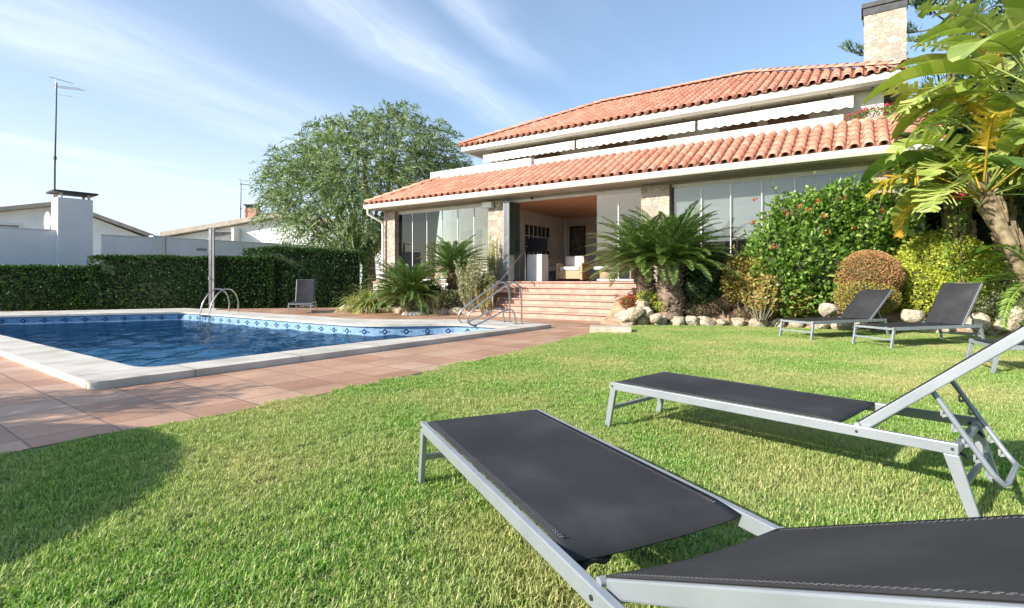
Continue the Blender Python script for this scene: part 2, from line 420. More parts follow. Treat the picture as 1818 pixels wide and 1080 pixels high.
# ------------------------------------------------------------------ the pool
M['coping'] = noisy('coping_concrete', (.46,.42,.36), (.66,.62,.55), 1.7, .75, .25, 70)
M['band'] = noisy('pale_mosaic', (.20,.34,.52), (.30,.44,.60), 9, .25)
M['dia'] = noisy('navy_mosaic', (.012,.03,.10), (.02,.05,.14), 9, .3)
M['basin'] = noisy('blue_mosaic', (.01,.62,.92), (.02,.72,.96), 7, .4)
pool = empty('swimming_pool', (-6,10,0), label='blue angular swimming pool with pale raised coping and navy diamond tiles', cat='pool')
pl = Vector((-6,10,0))
c = MB()
def sweep_coping(mb, outer, inner):
    # top sheet, outer side, inner lip
    mb.poly(outer, [inner], .085)
    for pts, z0, flip in ((outer, 0.0, False), (inner, .035, True)):
        n = len(pts)
        for i in range(n):
            a, b = pts[i], pts[(i+1)%n]; q = [(a[0],a[1],z0),(b[0],b[1],z0),(b[0],b[1],.085),(a[0],a[1],.085)]
            mb.add(q if not flip else q[::-1], [[0,1,2,3]])
    wall = grow(inner, .05); mb.poly(wall, [inner], .035)
sweep_coping(c, P_out, P_in)
def cut(p, d, m_=1):                                # thin mortar joint across the coping
    d = Vector(d).normalized(); s_ = Vector((-d.y,d.x))*.004; p = Vector(p)
    def tri(o): 
        t = [x for x in np.arange(-.2,1.3,.01)]; return t
    pts = np.array([[p.x+d.x*t, p.y+d.y*t] for t in np.arange(-.3,1.6,.01)])
    ok = in_p(pts, P_out) & ~in_p(pts, P_in)
    if ok.sum() < 5: return
    i0 = int(np.argmax(ok)); i1 = i0
    while i1+1 < len(ok) and ok[i1+1]: i1 += 1
    a, b = Vector(pts[i0]), Vector(pts[i1])
    c.add([(a.x-s_.x,a.y-s_.y,.0885),(a.x+s_.x,a.y+s_.y,.0885),(b.x+s_.x,b.y+s_.y,.0885),(b.x-s_.x,b.y-s_.y,.0885)], [[0,1,2,3],[3,2,1,0]], 1)
    o_ = a-d*.012
    c.add([(o_.x-s_.x,o_.y-s_.y,.005),(o_.x+s_.x,o_.y+s_.y,.005),(o_.x+s_.x,o_.y+s_.y,.086),(o_.x-s_.x,o_.y-s_.y,.086)], [[0,1,2,3],[3,2,1,0]], 1)
def in_p(q, poly):
    ins = np.zeros(len(q), bool); n = len(poly)
    for i in range(n):
        x1,y1 = poly[i]; x2,y2 = poly[(i+1)%n]; k_ = ((y1>q[:,1])!=(y2>q[:,1])) & (q[:,0]<(x2-x1)*(q[:,1]-y1)/(y2-y1+1e-12)+x1); ins ^= k_
    return ins
for a_, b_, st_ in ((0,1,1.32),(4,5,1.3),(5,6,1.3),(6,0,1.35)):
    A_, B_ = Vector(POOL_OUT[a_]), Vector(POOL_OUT[b_]); e_ = (B_-A_).normalized(); L_e = (B_-A_).length; t_ = .95
    while t_ < L_e-.3: cut(A_+e_*t_, (-e_.y, e_.x)); t_ += st_
cop = c.build('coping', [M['coping'], noisy('joint_grout',(.22,.20,.17),(.34,.31,.27),8,.9)], pool, origin=None)
cop.location = -pl
wall = grow(P_in, .05)
def ring(pts, z0, z1, name, mat, extra=None):
    mb = MB(); n = len(pts)
    for i in range(n):
        a, b = pts[i], pts[(i+1)%n]; mb.add([(a[0],a[1],z0),(a[0],a[1],z1),(b[0],b[1],z1),(b[0],b[1],z0)], [[0,1,2,3]])
    if extra: extra(mb)
    o = mb.build(name, mat, pool); o.location = -pl; return o
def diamonds(mb):
    n = len(wall); per = .0; nxt = .2
    for i in range(n):
        a, b = Vector(wall[i]), Vector(wall[(i+1)%n]); L = (b-a).length; e = (b-a)/L; nin = Vector((-e.y, e.x))
        while nxt < per+L:
            p = a + e*(nxt-per) + nin*.004; zc = -.085; r = .075
            def pt(u, v, off=0.0): return (p.x+e.x*u+nin.x*off, p.y+e.y*u+nin.y*off, zc+v)
            mb.add([pt(-r,0),pt(0,-r*.95),pt(r,0),pt(0,r*.95)], [[0,3,2,1]], 1)
            mb.add([pt(-.034,0,.003),pt(0,-.03,.003),pt(.034,0,.003),pt(0,.03,.003)], [[0,3,2,1]], 0)
            for sg in (-1,1): mb.add([pt(sg*.105-.02,0),pt(sg*.105,-.02),pt(sg*.105+.02,0),pt(sg*.105,.02)], [[0,3,2,1]], 1)
            nxt += .48
        per += L
ring(wall, -.27, .035, 'waterline_tiles', [M['band'], M['dia']], diamonds)
mb = MB(); mb.poly(wall, (), -.9); n = len(wall)
for i in range(n):
    a, b = wall[i], wall[(i+1)%n]; mb.add([(a[0],a[1],-.9),(a[0],a[1],-.27),(b[0],b[1],-.27),(b[0],b[1],-.9)], [[0,1,2,3]])
o = mb.build('basin', M['basin'], pool); o.location = -pl
# skimmer opening on the far wall
# water
m, nt2, b = newmat('pool_water'); nt2.nodes.remove(b)
t = nt2.nodes.new('ShaderNodeBsdfTransparent'); t.inputs[0].default_value = (.70,.97,1.0,1)
gl = nt2.nodes.new('ShaderNodeBsdfGlossy'); gl.inputs[0].default_value=(.46,.54,.62,1); gl.inputs['Roughness'].default_value = .03
tcw = nt2.nodes.new('ShaderNodeTexCoord')
mpw = nd(nt2,'ShaderNodeMapping'); mpw.inputs['Scale'].default_value = (1,1,1); nt2.links.new(tcw.outputs['Object'], mpw.inputs[0])
n1 = nd(nt2,'ShaderNodeTexNoise', Scale=3.2, Detail=3, Distortion=.8); n2 = nd(nt2,'ShaderNodeTexNoise', Scale=8, Detail=2, Distortion=.8)
for x in (n1,n2): nt2.links.new(mpw.outputs[0], x.inputs['Vector'])
ad = nd(nt2,'ShaderNodeMath', operation='MULTIPLY_ADD'); nt2.links.new(n2.outputs[0], ad.inputs[0]); ad.inputs[1].default_value = .35; nt2.links.new(n1.outputs[0], ad.inputs[2])
bp = nd(nt2,'ShaderNodeBump', Strength=.6, Distance=.05); nt2.links.new(ad.outputs[0], bp.inputs['Height'])
fr = nd(nt2,'ShaderNodeFresnel', IOR=1.33); mxs = nt2.nodes.new('ShaderNodeMixShader')
for x in (gl, fr): nt2.links.new(bp.outputs[0], x.inputs['Normal'])
nt2.links.new(fr.outputs[0], mxs.inputs[0]); nt2.links.new(t.outputs[0], mxs.inputs[1]); nt2.links.new(gl.outputs[0], mxs.inputs[2])
nt2.links.new(mxs.outputs[0], nt2.nodes['Material Output'].inputs[0])
def in_poly(q, poly):
    ins = np.zeros(len(q), bool); n = len(poly)
    for i in range(n):
        x1,y1 = poly[i]; x2,y2 = poly[(i+1)%n]; c = ((y1>q[:,1])!=(y2>q[:,1])) & (q[:,0]<(x2-x1)*(q[:,1]-y1)/(y2-y1+1e-12)+x1); ins ^= c
    return ins
gxs = np.arange(-16.3,.4,.065); gys = np.arange(5.8,17.3,.065); GX, GY = np.meshgrid(gxs, gys); wr = np.random.default_rng(77); Z = np.zeros_like(GX)
for k_ in range(26):
    lam = wr.uniform(.28,1.1); an = wr.normal(.6,.9); am = .0021*(lam/.4)**.8
    ph = wr.uniform(0,6.28); warp = .35*np.sin(GX*wr.uniform(.8,2)+ph)+.35*np.sin(GY*wr.uniform(.8,2)+ph)
    Z += am*np.sin((GX*math.cos(an)+GY*math.sin(an))*6.283/lam+ph+warp*2)
calm = np.clip((GX+13.5)/6,.25,1); V_ = np.stack([GX.ravel(), GY.ravel(), -.175+(Z*calm).ravel()], 1)
ny_, nx_ = GX.shape; I = np.arange(nx_*ny_).reshape(ny_, nx_); Q = np.stack([I[:-1,:-1],I[:-1,1:],I[1:,1:],I[1:,:-1]],-1).reshape(-1,4)
Q = Q[in_poly(V_[Q].mean(1)[:,:2], grow(P_in,.10))]
tag(link('water', npmesh('water', V_, Q, [m], smooth=True)), kind='structure')
# pool ladder
def ladder():
    b0 = G(352,548,.085); b1 = G(378,549,.085)
    base = Vector((-11.2,18.05,.085)); 
    a = (Vector((-10.42,16.8,0))-Vector((-11.68,18.99,0))).normalized()   # towards the water
    return a
rt = Vector(GD(383, 16.3)); rt.z = .085
lad = empty('pool_ladder', rt, label='stainless steel pool ladder with two curved grab rails at the far pool corner', cat='pool ladder')
inw = Vector((-.56,-.83,0)).normalized(); sdw = Vector((.83,-.56,0))
for sgn in (-1,1):
    mb = MB(); off = sdw*(.27*sgn)
    pr = [(.55,0),(.56,.30),(.50,.55),(.34,.72),(.12,.74),(-.08,.60),(-.26,.30),(-.33,0),(-.34,-.35),(-.34,-.75)]
    fine_ = []
    for i in range(len(pr)-1):
        for k in range(4):
            t_ = k/4; fine_.append((pr[i][0]*(1-t_)+pr[i+1][0]*t_, pr[i][1]*(1-t_)+pr[i+1][1]*t_))
    fine_.append(pr[-1])
    sm = [fine_[0]]+[((fine_[i-1][0]+fine_[i][0]*2+fine_[i+1][0])/4, (fine_[i-1][1]+fine_[i][1]*2+fine_[i+1][1])/4) for i in range(1,len(fine_)-1)]+[fine_[-1]]
    mb.tube([off - inw*p[0] + Vector((0,0,p[1])) for p in sm], .022, 10)
    mb.build('grab_rail', M['steel'], lad)
for k, z in enumerate((-.05,-.32,-.6)):
    mb = MB(); mb.beam(-sdw*.27+inw*.36+Vector((0,0,z)), sdw*.27+inw*.36+Vector((0,0,z)), .07, .025); mb.build('tread', M['steel'], lad)
# outdoor shower post
sp = empty('outdoor_shower', GD(377, 19.8), label='tall slim steel outdoor shower post in front of the hedge', cat='outdoor shower')
mb = MB(); mb.box((-.11,-.05,0),(-.012,.05,3.05)); mb.build('column', M['steel'], sp, bevel=.006)
mb = MB(); mb.box((-.010,-.03,0),(.07,.05,3.02)); mb.build('back_panel', noisy('weathered_panel',(.26,.25,.25),(.36,.35,.35),4,.6), sp, bevel=.004)
mb = MB(); mb.tube([(-.07,-.05,3.0),(-.07,-.16,3.03),(-.07,-.24,3.0)], .014, 8); mb.lathe([(0,.012),(.02,.012),(.075,-.01),(.075,-.022),(0,-.022)], (-.07,-.25,2.98), 16); mb.build('shower_head', M['steel'], sp)
mb = MB(); mb.box((-.09,-.10,1.15),(-.05,-.05,1.19)); mb.tube([(-.07,-.10,1.17),(-.07,-.13,1.10)], .009, 6); mb.build('tap', M['steel'], sp)
mb = MB(); mb.box((-.3,-.3,.004),(.3,.3,.03)); mb.build('base_plate', M['coping'], sp, bevel=.005)
# pool hand rails at the right end
def handrail(px, Y, label):
    r = empty('pool_handrail', (*GD(px,Y).xy, .085), label=label, cat='handrail', group='curved steel pool handrails')
    d = Vector((-.93,-.18,0)).normalized()
    pr = [(0,0),(0,.28),(-.0,.62),(.04,.86),(.16,.97),(.30,.93),(.75,.62),(1.10,.36),(1.24,.20),(1.22,.03),(1.10,-.03),(.85,.08),(.42,.30),(.24,.34),(.17,.26),(.13,.0)]
    fn = []
    for i in range(len(pr)-1):
        for k in range(4): t_=k/4; fn.append((pr[i][0]*(1-t_)+pr[i+1][0]*t_, pr[i][1]*(1-t_)+pr[i+1][1]*t_))
    fn.append(pr[-1])
    for _ in range(2): fn = [fn[0]]+[((fn[i-1][0]+fn[i][0]*2+fn[i+1][0])/4,(fn[i-1][1]+fn[i][1]*2+fn[i+1][1])/4) for i in range(1,len(fn)-1)]+[fn[-1]]
    mb = MB(); mb.tube([d*p[0]+Vector((0,0,p[1])) for p in fn], .021, 10); mb.build('rail', M['steel'], r)
    for x in (0,.13):
        mb = MB(); mb.lathe([(0,.012),(.05,.012),(.055,0)], (d*x)[:], 16); mb.build('floor_flange', M['steel'], r)
handrail(926, 12.15, 'nearer curved stainless handrail at the right end of the pool')
handrail(905, 12.75, 'farther curved stainless handrail at the right end of the pool')
# white stone slab beside the steps
st = MB(); st.box((-.42,-.22,0),(.42,.25,.12)); o = st.build('stone_slab', noisy('white_limestone',(.46,.39,.30),(.60,.54,.44),5,.85,.5,30), loc=G(1083,590)); o.rotation_euler=(0,0,R(-8)); tag(o,'pale stone slab between the steps and the lawn','stone')
st = MB(); st.lathe([(0,.10),(.26,.10),(.36,.06),(.38,.0)], (0,0,0), 20); o = st.build('stone_disc', M['coping'], loc=(*GD(735,16.6).xy,.004)); tag(o,'flat round white stone on the paving beside the planted bed','stone')
# ==================================================================== villa
S_H = 1.04
HANG = math.atan2(-.552,.834)
HO = Vector((2.81*S_H, 14.8*S_H, 1.1-1.1*S_H))
villa = empty('villa', HO, HANG, label='two storey villa with terracotta barrel tile roofs, stone pillars and folding glass walls', cat='house', scale=S_H)
def H(s, d, z=0.0):
    return Vector((HO.x + S_H*(.834*s+.552*d), HO.y + S_H*(-.552*s+.834*d), HO.z + S_H*z))
FL = 1.05                                            # porch floor
def hp(mb, name, mat, parent=villa, bevel=0): return mb.build(name, mat, parent, bevel=bevel)
def hbox(name, a, b, mat, parent=villa, bevel=0):
    mb = MB(); mb.box(a, b); return hp(mb, name, mat, parent, bevel)
# steps
def stepmat():
    m, nt, b = newmat('pink_step_tiles'); tc = nt.nodes.new('ShaderNodeTexCoord')
    br = nd(nt,'ShaderNodeTexBrick', Scale=1.0); mp = nd(nt,'ShaderNodeMapping'); mp.inputs['Rotation'].default_value=(R(90),0,0)
    nt.links.new(tc.outputs['Object'], mp.inputs[0]); nt.links.new(mp.outputs[0], br.inputs['Vector'])
    br.inputs['Brick Width'].default_value=.16; br.inputs['Row Height'].default_value=.175; br.inputs['Mortar Size'].default_value=.004; br.offset=0
    br.inputs['Color1'].default_value=(.47,.26,.20,1); br.inputs['Color2'].default_value=(.55,.34,.27,1); br.inputs['Mortar'].default_value=(.38,.25,.20,1)
    n = nd(nt,'ShaderNodeTexNoise', Scale=5, Detail=8); nt.links.new(tc.outputs['Object'], n.inputs['Vector'])
    mx = nd(nt,'ShaderNodeMix', data_type='RGBA', blend_type='OVERLAY'); mx.inputs[0].default_value=.35
    nt.links.new(br.outputs['Color'], mx.inputs[6]); nt.links.new(n.outputs[0], mx.inputs[7]); nt.links.new(mx.outputs[2], b.inputs['Base Color']); b.inputs['Roughness'].default_value=.6
    return m
M['step'] = stepmat()
mb = MB(); n_ = 6; rise = (FL-.06)/n_; S0, S1 = -4.25, .62
for k in range(n_):
    z1 = .06+rise*(k+1); d0 = -1.43+.336*k
    mb.box((S0, d0, -.1), (S1, .262-.001*k, z1-.03))
    mb.box((S0-.01, d0-.055, z1-.035), (S1+.01, d0+.34 if k<5 else .26, z1))
hp(mb, 'front_steps', M['step'])
mb = MB(); mb.box((-10.0,.26,-.2),(7.1,11,FL-.04)); hp(mb,'base_wall', M['cream'])
mb = MB(); mb.box((-10.05,.22,FL-.037),(7.15,10.9,FL)); hp(mb,'porch_floor', M['step'])
# pillars
for a, b in ((-9.8,-9.2),(-4.75,-4.0),(.6,1.4),(6.0,6.75)):
    hbox('stone_pillar', (a,.62,FL), (b,1.2,3.74), M['stone'])
# beam, soffit and eave of the lower roof
hbox('beam', (-9.75,.66,3.74),(6.75,1.1,3.98), noisy('beam_paint',(.36,.35,.31),(.42,.41,.37),3,.7))
hbox('lower_soffit', (-9.95,.08,3.965),(7.15,.655,3.99), M['soffit'])
mb = MB()
prof = [(.10,3.84),(.0,3.80),(-.09,3.80),(-.135,3.86),(-.135,3.955),(-.11,3.955),(-.10,3.90),(.0,3.90),(.10,3.98)]
def extr(mb, prof, s0, s1, m=0):
    n=len(prof); vs=[(s0,p[0],p[1]) for p in prof]+[(s1,p[0],p[1]) for p in prof]
    mb.add(vs,[[i,(i+1)%n,n+(i+1)%n,n+i] for i in range(n)]+[list(range(n-1,-1,-1)),list(range(n,2*n))],m)
extr(mb, prof, -10.1, 7.2); hp(mb,'lower_gutter', M['gutter'])
hbox('lower_fascia', (-10.05,.1,3.79),(7.2,.13,3.99), M['gutter'])
hbox('lower_soffit', (-10.05,.13,3.80),(7.2,.66,3.82), M['soffit'])
# downpipes
mb = MB(); mb.tube([(-9.95,-.05,3.8),(-9.95,-.05,3.62),(-9.72,.45,3.35),(-9.72,.5,3.2),(-9.72,.5,.1)], .05, 10); hp(mb,'downpipe', M['gutter'])
mb = MB(); mb.tube([(6.9,.0,3.8),(6.9,.3,3.5),(6.9,.5,3.3),(6.9,.5,.1)], .05, 10); hp(mb,'downpipe', M['gutter'])

# ---- barrel tiles
def tmat():
    m, nt, b = newmat('terracotta_roof_tile'); g = nt.nodes.new('ShaderNodeNewGeometry'); tc = nt.nodes.new('ShaderNodeTexCoord')
    c = ramp(nt, g.outputs['Random Per Island'], [(0,(.44,.185,.115)),(.3,(.50,.225,.15)),(.65,(.54,.26,.175)),(.9,(.59,.31,.22)),(1,(.43,.23,.17))])
    n = nd(nt,'ShaderNodeTexNoise', Scale=2.2, Detail=8, Roughness=.7); nt.links.new(tc.outputs['Object'], n.inputs['Vector'])
    mx = nd(nt,'ShaderNodeMix', data_type='RGBA'); nt.links.new(sstep2(nt, n.outputs[0], .52,.78), mx.inputs[0]); nt.links.new(c, mx.inputs[6]); mx.inputs[7].default_value=(.60,.40,.28,1)
    nt.links.new(mx.outputs[2], b.inputs['Base Color']); b.inputs['Roughness'].default_value=.75
    n2 = nd(nt,'ShaderNodeTexNoise', Scale=50, Detail=4); nt.links.new(tc.outputs['Object'], n2.inputs['Vector'])
    bp = nd(nt,'ShaderNodeBump', Strength=.3, Distance=.01); nt.links.new(n2.outputs[0], bp.inputs['Height']); nt.links.new(bp.outputs[0], b.inputs['Normal'])
    return m
def sstep2(nt, x, lo, hi):
    n = nd(nt,'ShaderNodeMapRange'); nt.links.new(x, n.inputs[0]); n.inputs[1].default_value=lo; n.inputs[2].default_value=hi; n.inputs[4].default_value=.4; return n.outputs[0]
M['rooftile'] = tmat()
M['mortar'] = noisy('lime_mortar',(.50,.40,.30),(.64,.54,.42),6,.9,.3,40)
def tiles(mb, org, along, up, width, lenf, pitch=.268, course=.40, rng=None):
    """barrel tiles: org eave corner, unit vector along the eave, unit vector up the slope; lenf(x) slope length at x -> (start,end)"""
    A, U = Vector(along), Vector(up); N = A.cross(U)
    if N.z < 0: N = -N
    n = int(width/pitch); pit = width/n; O = Vector(org)
    for i in range(n):
        x = (i+.5)*pit; lo, hi = lenf(x)
        if hi-lo < .12: continue
        k = max(1, int(math.ceil((hi-lo)/course)))
        for j in range(k):
            a = lo + j*course - .04; b = min(lo+(j+1)*course+.03, hi)
            if b-a < .06: continue
            jx = rng.uniform(-.008,.008); r0, r1 = pit*.385, pit*.345; h0 = .022+rng.uniform(-.003,.004); h1 = .008; vs = []
            for (t, r, h) in ((a, r0, h0),(b, r1, h1)):
                for rr in (r, r-.016):
                    for q in range(7):
                        an = math.pi*q/6
                        vs.append(O + A*(x+jx+rr*math.cos(an)) + U*t + N*(h+rr*.92*math.sin(an)))
            f = []
            for q in range(6):
                f += [[q,q+1,14+q+1,14+q], [7+q+1,7+q,21+q,21+q+1], [q+1,q,7+q,7+q+1]]
            mb.add(vs, f, 0, True)
            # pan tile between the covers
            vs = []; xp = x+pit*.5
            for (t, h) in ((a-.02, .012),(b, -.012)):
                for q in range(5):
                    an = math.pi*(q/4); vs.append(O + A*(xp+pit*.34*math.cos(an)) + U*t + N*(h+.045-.055*math.sin(an)))
            mb.add(vs, [[q,5+q,5+q+1,q+1] for q in range(4)], 0, True)
def ridge_caps(mb, p, q, r=.13, L=.38, rng=None):
    p, q = Vector(p), Vector(q); D = (q-p); n = int(D.length/L)+1; D.normalize(); S = D.cross(Vector((0,0,1))).normalized(); U = S.cross(D)
    for i in range(n):
        a = p + D*(i*L-.03); b = p + D*min((i+1)*L+.03, (q-p).length); vs=[]
        for (c, rr, h) in ((a, r, .02),(b, r*.85, .0)):
            for w_ in (rr, rr-.018):
                for k in range(9):
                    an = math.pi*k/8; vs.append(c + S*(w_*math.cos(an)) + U*(h + w_*.8*math.sin(an)))
        f=[]
        for k in range(8): f += [[k,18+k,18+k+1,k+1],[9+k+1,27+k+1,27+k,9+k],[k,k+1,9+k+1,9+k]]
        mb.add(vs, f, 0, True)
rt_ = random.Random(3)
# lower roof: front slope, hip at the left
sl = math.hypot(2.05, 1.08); U_ = Vector((0, 2.05/sl, 1.08/sl)); EZ = 3.99; wL = 17.2
mb = MB()
tiles(mb, (-10.05,-.06,EZ), (1,0,0), U_, wL, lambda x: (0, min(sl, x*sl/2.05)), rng=rt_)
# hip face to the left
Uh = Vector((2.05/sl,0,1.08/sl)); tiles(mb, (-10.05,9.0,EZ), (0,-1,0), Uh, 9.06, lambda y: (0, min(sl, (9.06-y)*sl/2.05)), rng=rt_)
ridge_caps(mb, (-10.05,-.06,EZ+.06), (-8.0,1.99,EZ+1.15), rng=rt_)
mb.add([(-10.05,-.06,EZ-.015),(7.15,-.06,EZ-.015),(7.15,1.99,EZ+1.065),(-8.0,1.99,EZ+1.065)], [[0,1,2,3],[3,2,1,0]], 1)
mb.add([(-10.05,-.06,EZ-.015),(-8.0,1.99,EZ+1.065),(-8.0,9,EZ+1.065),(-10.05,9,EZ-.015)], [[0,1,2,3]], 1)
mb.box((5.5,2.0,4.9),(7.15,2.12,5.12),1)
hp(mb, 'lower_roof', [M['rooftile'], M['mortar']])
# terrace parapets above it
hbox('terrace_parapet', (-8.5,1.86,4.7),(-3.83,2.04,5.36), M['white'], bevel=.01)
hbox('terrace_parapet', (-3.828,2.02,4.7),(5.42,2.2,5.32), M['white'], bevel=.01)
hbox('terrace_parapet', (-8.5,2.045,4.7),(-8.32,8.9,5.36), M['white'])
hbox('terrace_floor', (-9.3,2.21,4.05),(6.9,9.8,4.25), M['cream'])
hbox('side_wall', (6.752,1.25,FL),(6.95,10,4.04), M['white'])
hbox('side_wall', (-9.7,1.25,FL),(-9.5,9,4.04), M['white'])
# upper storey
UW = 4.0
hbox('upper_wall', (-7.1,UW,4.26),(6.3,10.6,6.46), M['cream'])
hbox('upper_side_wall', (5.15,UW-.25,4.26),(6.31,UW-.003,6.33), M['white'])

for s in (-6.3,-4.9,-2.2,-.8,2.0,3.4):
    o = hbox('upper_window', (s,UW-.03,4.4),(s+1.1,UW-.002,6.1), noisy('brown_shutter',(.18,.10,.06),(.25,.15,.10),4,.5))
UE, UZ = 3.1, 6.50                                   # upper eave line and height
hbox('upper_soffit', (-7.75,UE+.05,UZ-.16),(6.6,UW+.2,UZ-.12), M['soffit'])
for s in np.arange(-7.2,6.4,1.02):
    mb = MB(); mb.lathe([(0,-.012),(.035,-.012),(.035,0)],(s,UE+.45,UZ-.162),8); hp(mb,'soffit_vent',M['dark'])
extr_p = [(.12,UZ-.2),(-.02,UZ-.2),(-.10,UZ-.16),(-.12,UZ+.0),(.12,UZ+.0)]
mb = MB(); extr(mb, extr_p := [(UE+p[0], p[1]) for p in extr_p], -7.83, 6.66); hp(mb,'upper_gutter', M['gutter'])
mb = MB(); mb.box((6.5,UE+.122,UZ-.2),(6.66,11.4,UZ-.0)); hp(mb,'side_fascia', M['gutter']); mb = MB(); mb.box((-7.83,UE+.122,UZ-.2),(-7.67,11.4,UZ)); hp(mb,'side_fascia', M['gutter'])
hbox('side_soffit', (6.2,UE+.15,UZ-.165),(6.5,11.3,UZ-.122), M['soffit'])
D_ = 4.3; RH = 2.12; s2 = math.hypot(D_,RH); dE = UE-.13; wU = 14.56; s0 = -7.87
mb = MB(); Uu = Vector((0,D_/s2,RH/s2)); HL = s2/D_
tiles(mb, (s0,dE,UZ+.03), (1,0,0), Uu, wU, lambda x: (0, min(s2, x*HL, (wU-x)*HL)), rng=rt_)
R0 = (s0+D_, dE+D_, UZ+.03+RH); R1 = (s0+wU-D_, dE+D_, UZ+.03+RH); C0=(s0,dE,UZ+.03); C1=(s0+wU,dE,UZ+.03)
tiles(mb, (C1[0],dE,UZ+.03), (0,1,0), Vector((-D_/s2,0,RH/s2)), 2*D_, lambda x: (0, min(x*HL,(2*D_-x)*HL)), rng=rt_, course=.5)
tiles(mb, (C0[0],dE+2*D_,UZ+.03), (0,-1,0), Vector((D_/s2,0,RH/s2)), 2*D_, lambda x: (0, min(x*HL,(2*D_-x)*HL)), rng=rt_, course=.5)
B0=(s0,dE+2*D_,UZ+.03); B1=(s0+wU,dE+2*D_,UZ+.03)
z_=-.02
def dn(p): return (p[0],p[1],p[2]+z_)
mb.add([dn(C0),dn(C1),dn(R1),dn(R0),dn(B1),dn(B0)], [[0,1,2,3],[5,0,3],[1,4,2],[4,5,3,2]], 1)
for a,b in ((C0,R0),(R0,R1),(C1,R1),(B0,R0),(B1,R1)):
    ridge_caps(mb, (a[0],a[1],a[2]+.10),(b[0],b[1],b[2]+.10), rng=rt_)
hp(mb, 'upper_roof', [M['rooftile'], M['mortar']])
# chimney
ch = hbox('chimney', (5.86,5.0,3.0),(6.88,5.75,9.0), M['stone'])
mb = MB(); mb.box((5.80,4.94,9.15),(6.94,5.81,9.28)); mb.box((5.84,4.98,8.93),(6.9,5.0,9.15)); mb.box((5.84,4.999,8.93),(5.86,5.77,9.15)); mb.box((6.88,4.999,8.93),(6.9,5.77,9.15)); hp(mb,'chimney_cap', M['dark'], ch)
# awnings
M['canvas'] = noisy('awning_canvas',(.76,.73,.66),(.84,.81,.75),1.5,.85,.15,90)
for a, b in ((-6.8,-2.75),(-2.66,1.45),(1.54,5.62)):
    mb = MB(); mb.box((a,UE+.0,6.0),(b,UE+.05,6.07)); 
    mb.add([(a,UE+.05,6.06),(b,UE+.05,6.06),(b,UW-.01,6.28),(a,UW-.01,6.28),(a,UE+.05,6.045),(b,UE+.05,6.045),(b,UW-.01,6.265),(a,UW-.01,6.265)], [[0,1,2,3],[7,6,5,4],[0,3,7,4],[1,5,6,2]])
    aw = hp(mb,'awning', M['canvas'])
    mb = MB(); n = int((b-a)/.05); vs=[]
    for i in range(n+1):
        x = a+(b-a)*i/n; dp = .05*abs(math.sin(math.pi*(x-a)/.26)); wv = .006*math.sin(x*9)
        for yo in (0,.006): vs += [(x,UE-.01+wv+yo,6.05),(x,UE-.02+wv+yo,5.80-dp)]
    fs=[]
    for i in range(n): p=i*4; q=p+4; fs += [[p,p+1,q+1,q],[p+2,q+2,q+3,p+3],[p+1,p+3,q+3,q+1]]
    mb.add(vs,fs); hp(mb,'valance', M['canvas'], aw)
    for x in (a+.6,b-.6): mb = MB(); mb.beam((x,UE+.06,6.02),(x,UW,5.95),.04,.03); hp(mb,'folding_arm', M['alu_white'], aw)
# flower boxes on the right of the terrace (geraniums)
# ------------------------------------------------ glass fronts
def pane(a, b, z0, z1, d=.82, mat=None, name='glass_panel', rail=True):
    mb = MB(); mb.box((a+.012,d,z0),(b-.012,d+.01,z1)); o = hp(mb,name, mat or M['glass'])
    if rail:
        m2 = MB(); m2.box((b-.011,d-.012,z0),(b+.011,d+.022,z1)); m2.box((a+.017,d-.008,z1-.035),(b-.017,d+.018,z1+.0)); m2.box((a+.017,d-.008,z0),(b-.017,d+.018,z0+.04))
        hp(m2,'panel_frame', M['alu_white'], o)
    return o
for i in range(6): pane(-9.18+i*.735, -9.18+(i+1)*.735, FL+.03, 3.66)
for a,b in ((-.86,-.16),(-.16,.59)): pane(a,b,FL+.03,3.66)
bl = noisy('roller_blind',(.20,.20,.22),(.235,.235,.26),1.5,.8)
for i in range(6):
    a = 1.46+i*.745; o = pane(a, a+.745, FL+.03, 3.66)
    m2 = MB(); hb = rs.choice((2.15,2.2,2.1)); m2.box((a+.03,.90,hb),(a+.715,.905,3.68)); m2.box((a+.03,.895,hb-.03),(a+.715,.915,hb)); 
    for z in (3.1,2.72): m2.box((a+.03,.893,z),(a+.715,.899,z+.012))
    hp(m2,'roller_blind', bl, o)
mb = MB()
for a,b in ((-9.2,-4.76),(-3.99,.59),(1.41,5.99)): mb.box((a,.78,3.66),(b,.86,3.738))
hp(mb,'top_rail', M['alu_white'])
for k in range(5): pane(-3.93+k*.045,-3.93+k*.045+.03,FL+.03,3.6,d=.3,mat=None,rail=False,name='glass_panel').scale=(1,1,1)
for k in range(5):
    o = hbox('folded_glass_panel', (-3.90+k*.05,.32,FL+.03),(-3.89+k*.05,.98,3.62), M['glass_green'])
    m2 = MB(); m2.box((-3.904+k*.05,.30,FL+.03),(-3.886+k*.05,.318,3.62)); m2.box((-3.904+k*.05,.32,3.621),(-3.886+k*.05,.98,3.66)); hp(m2,'panel_frame', M['alu'], o)
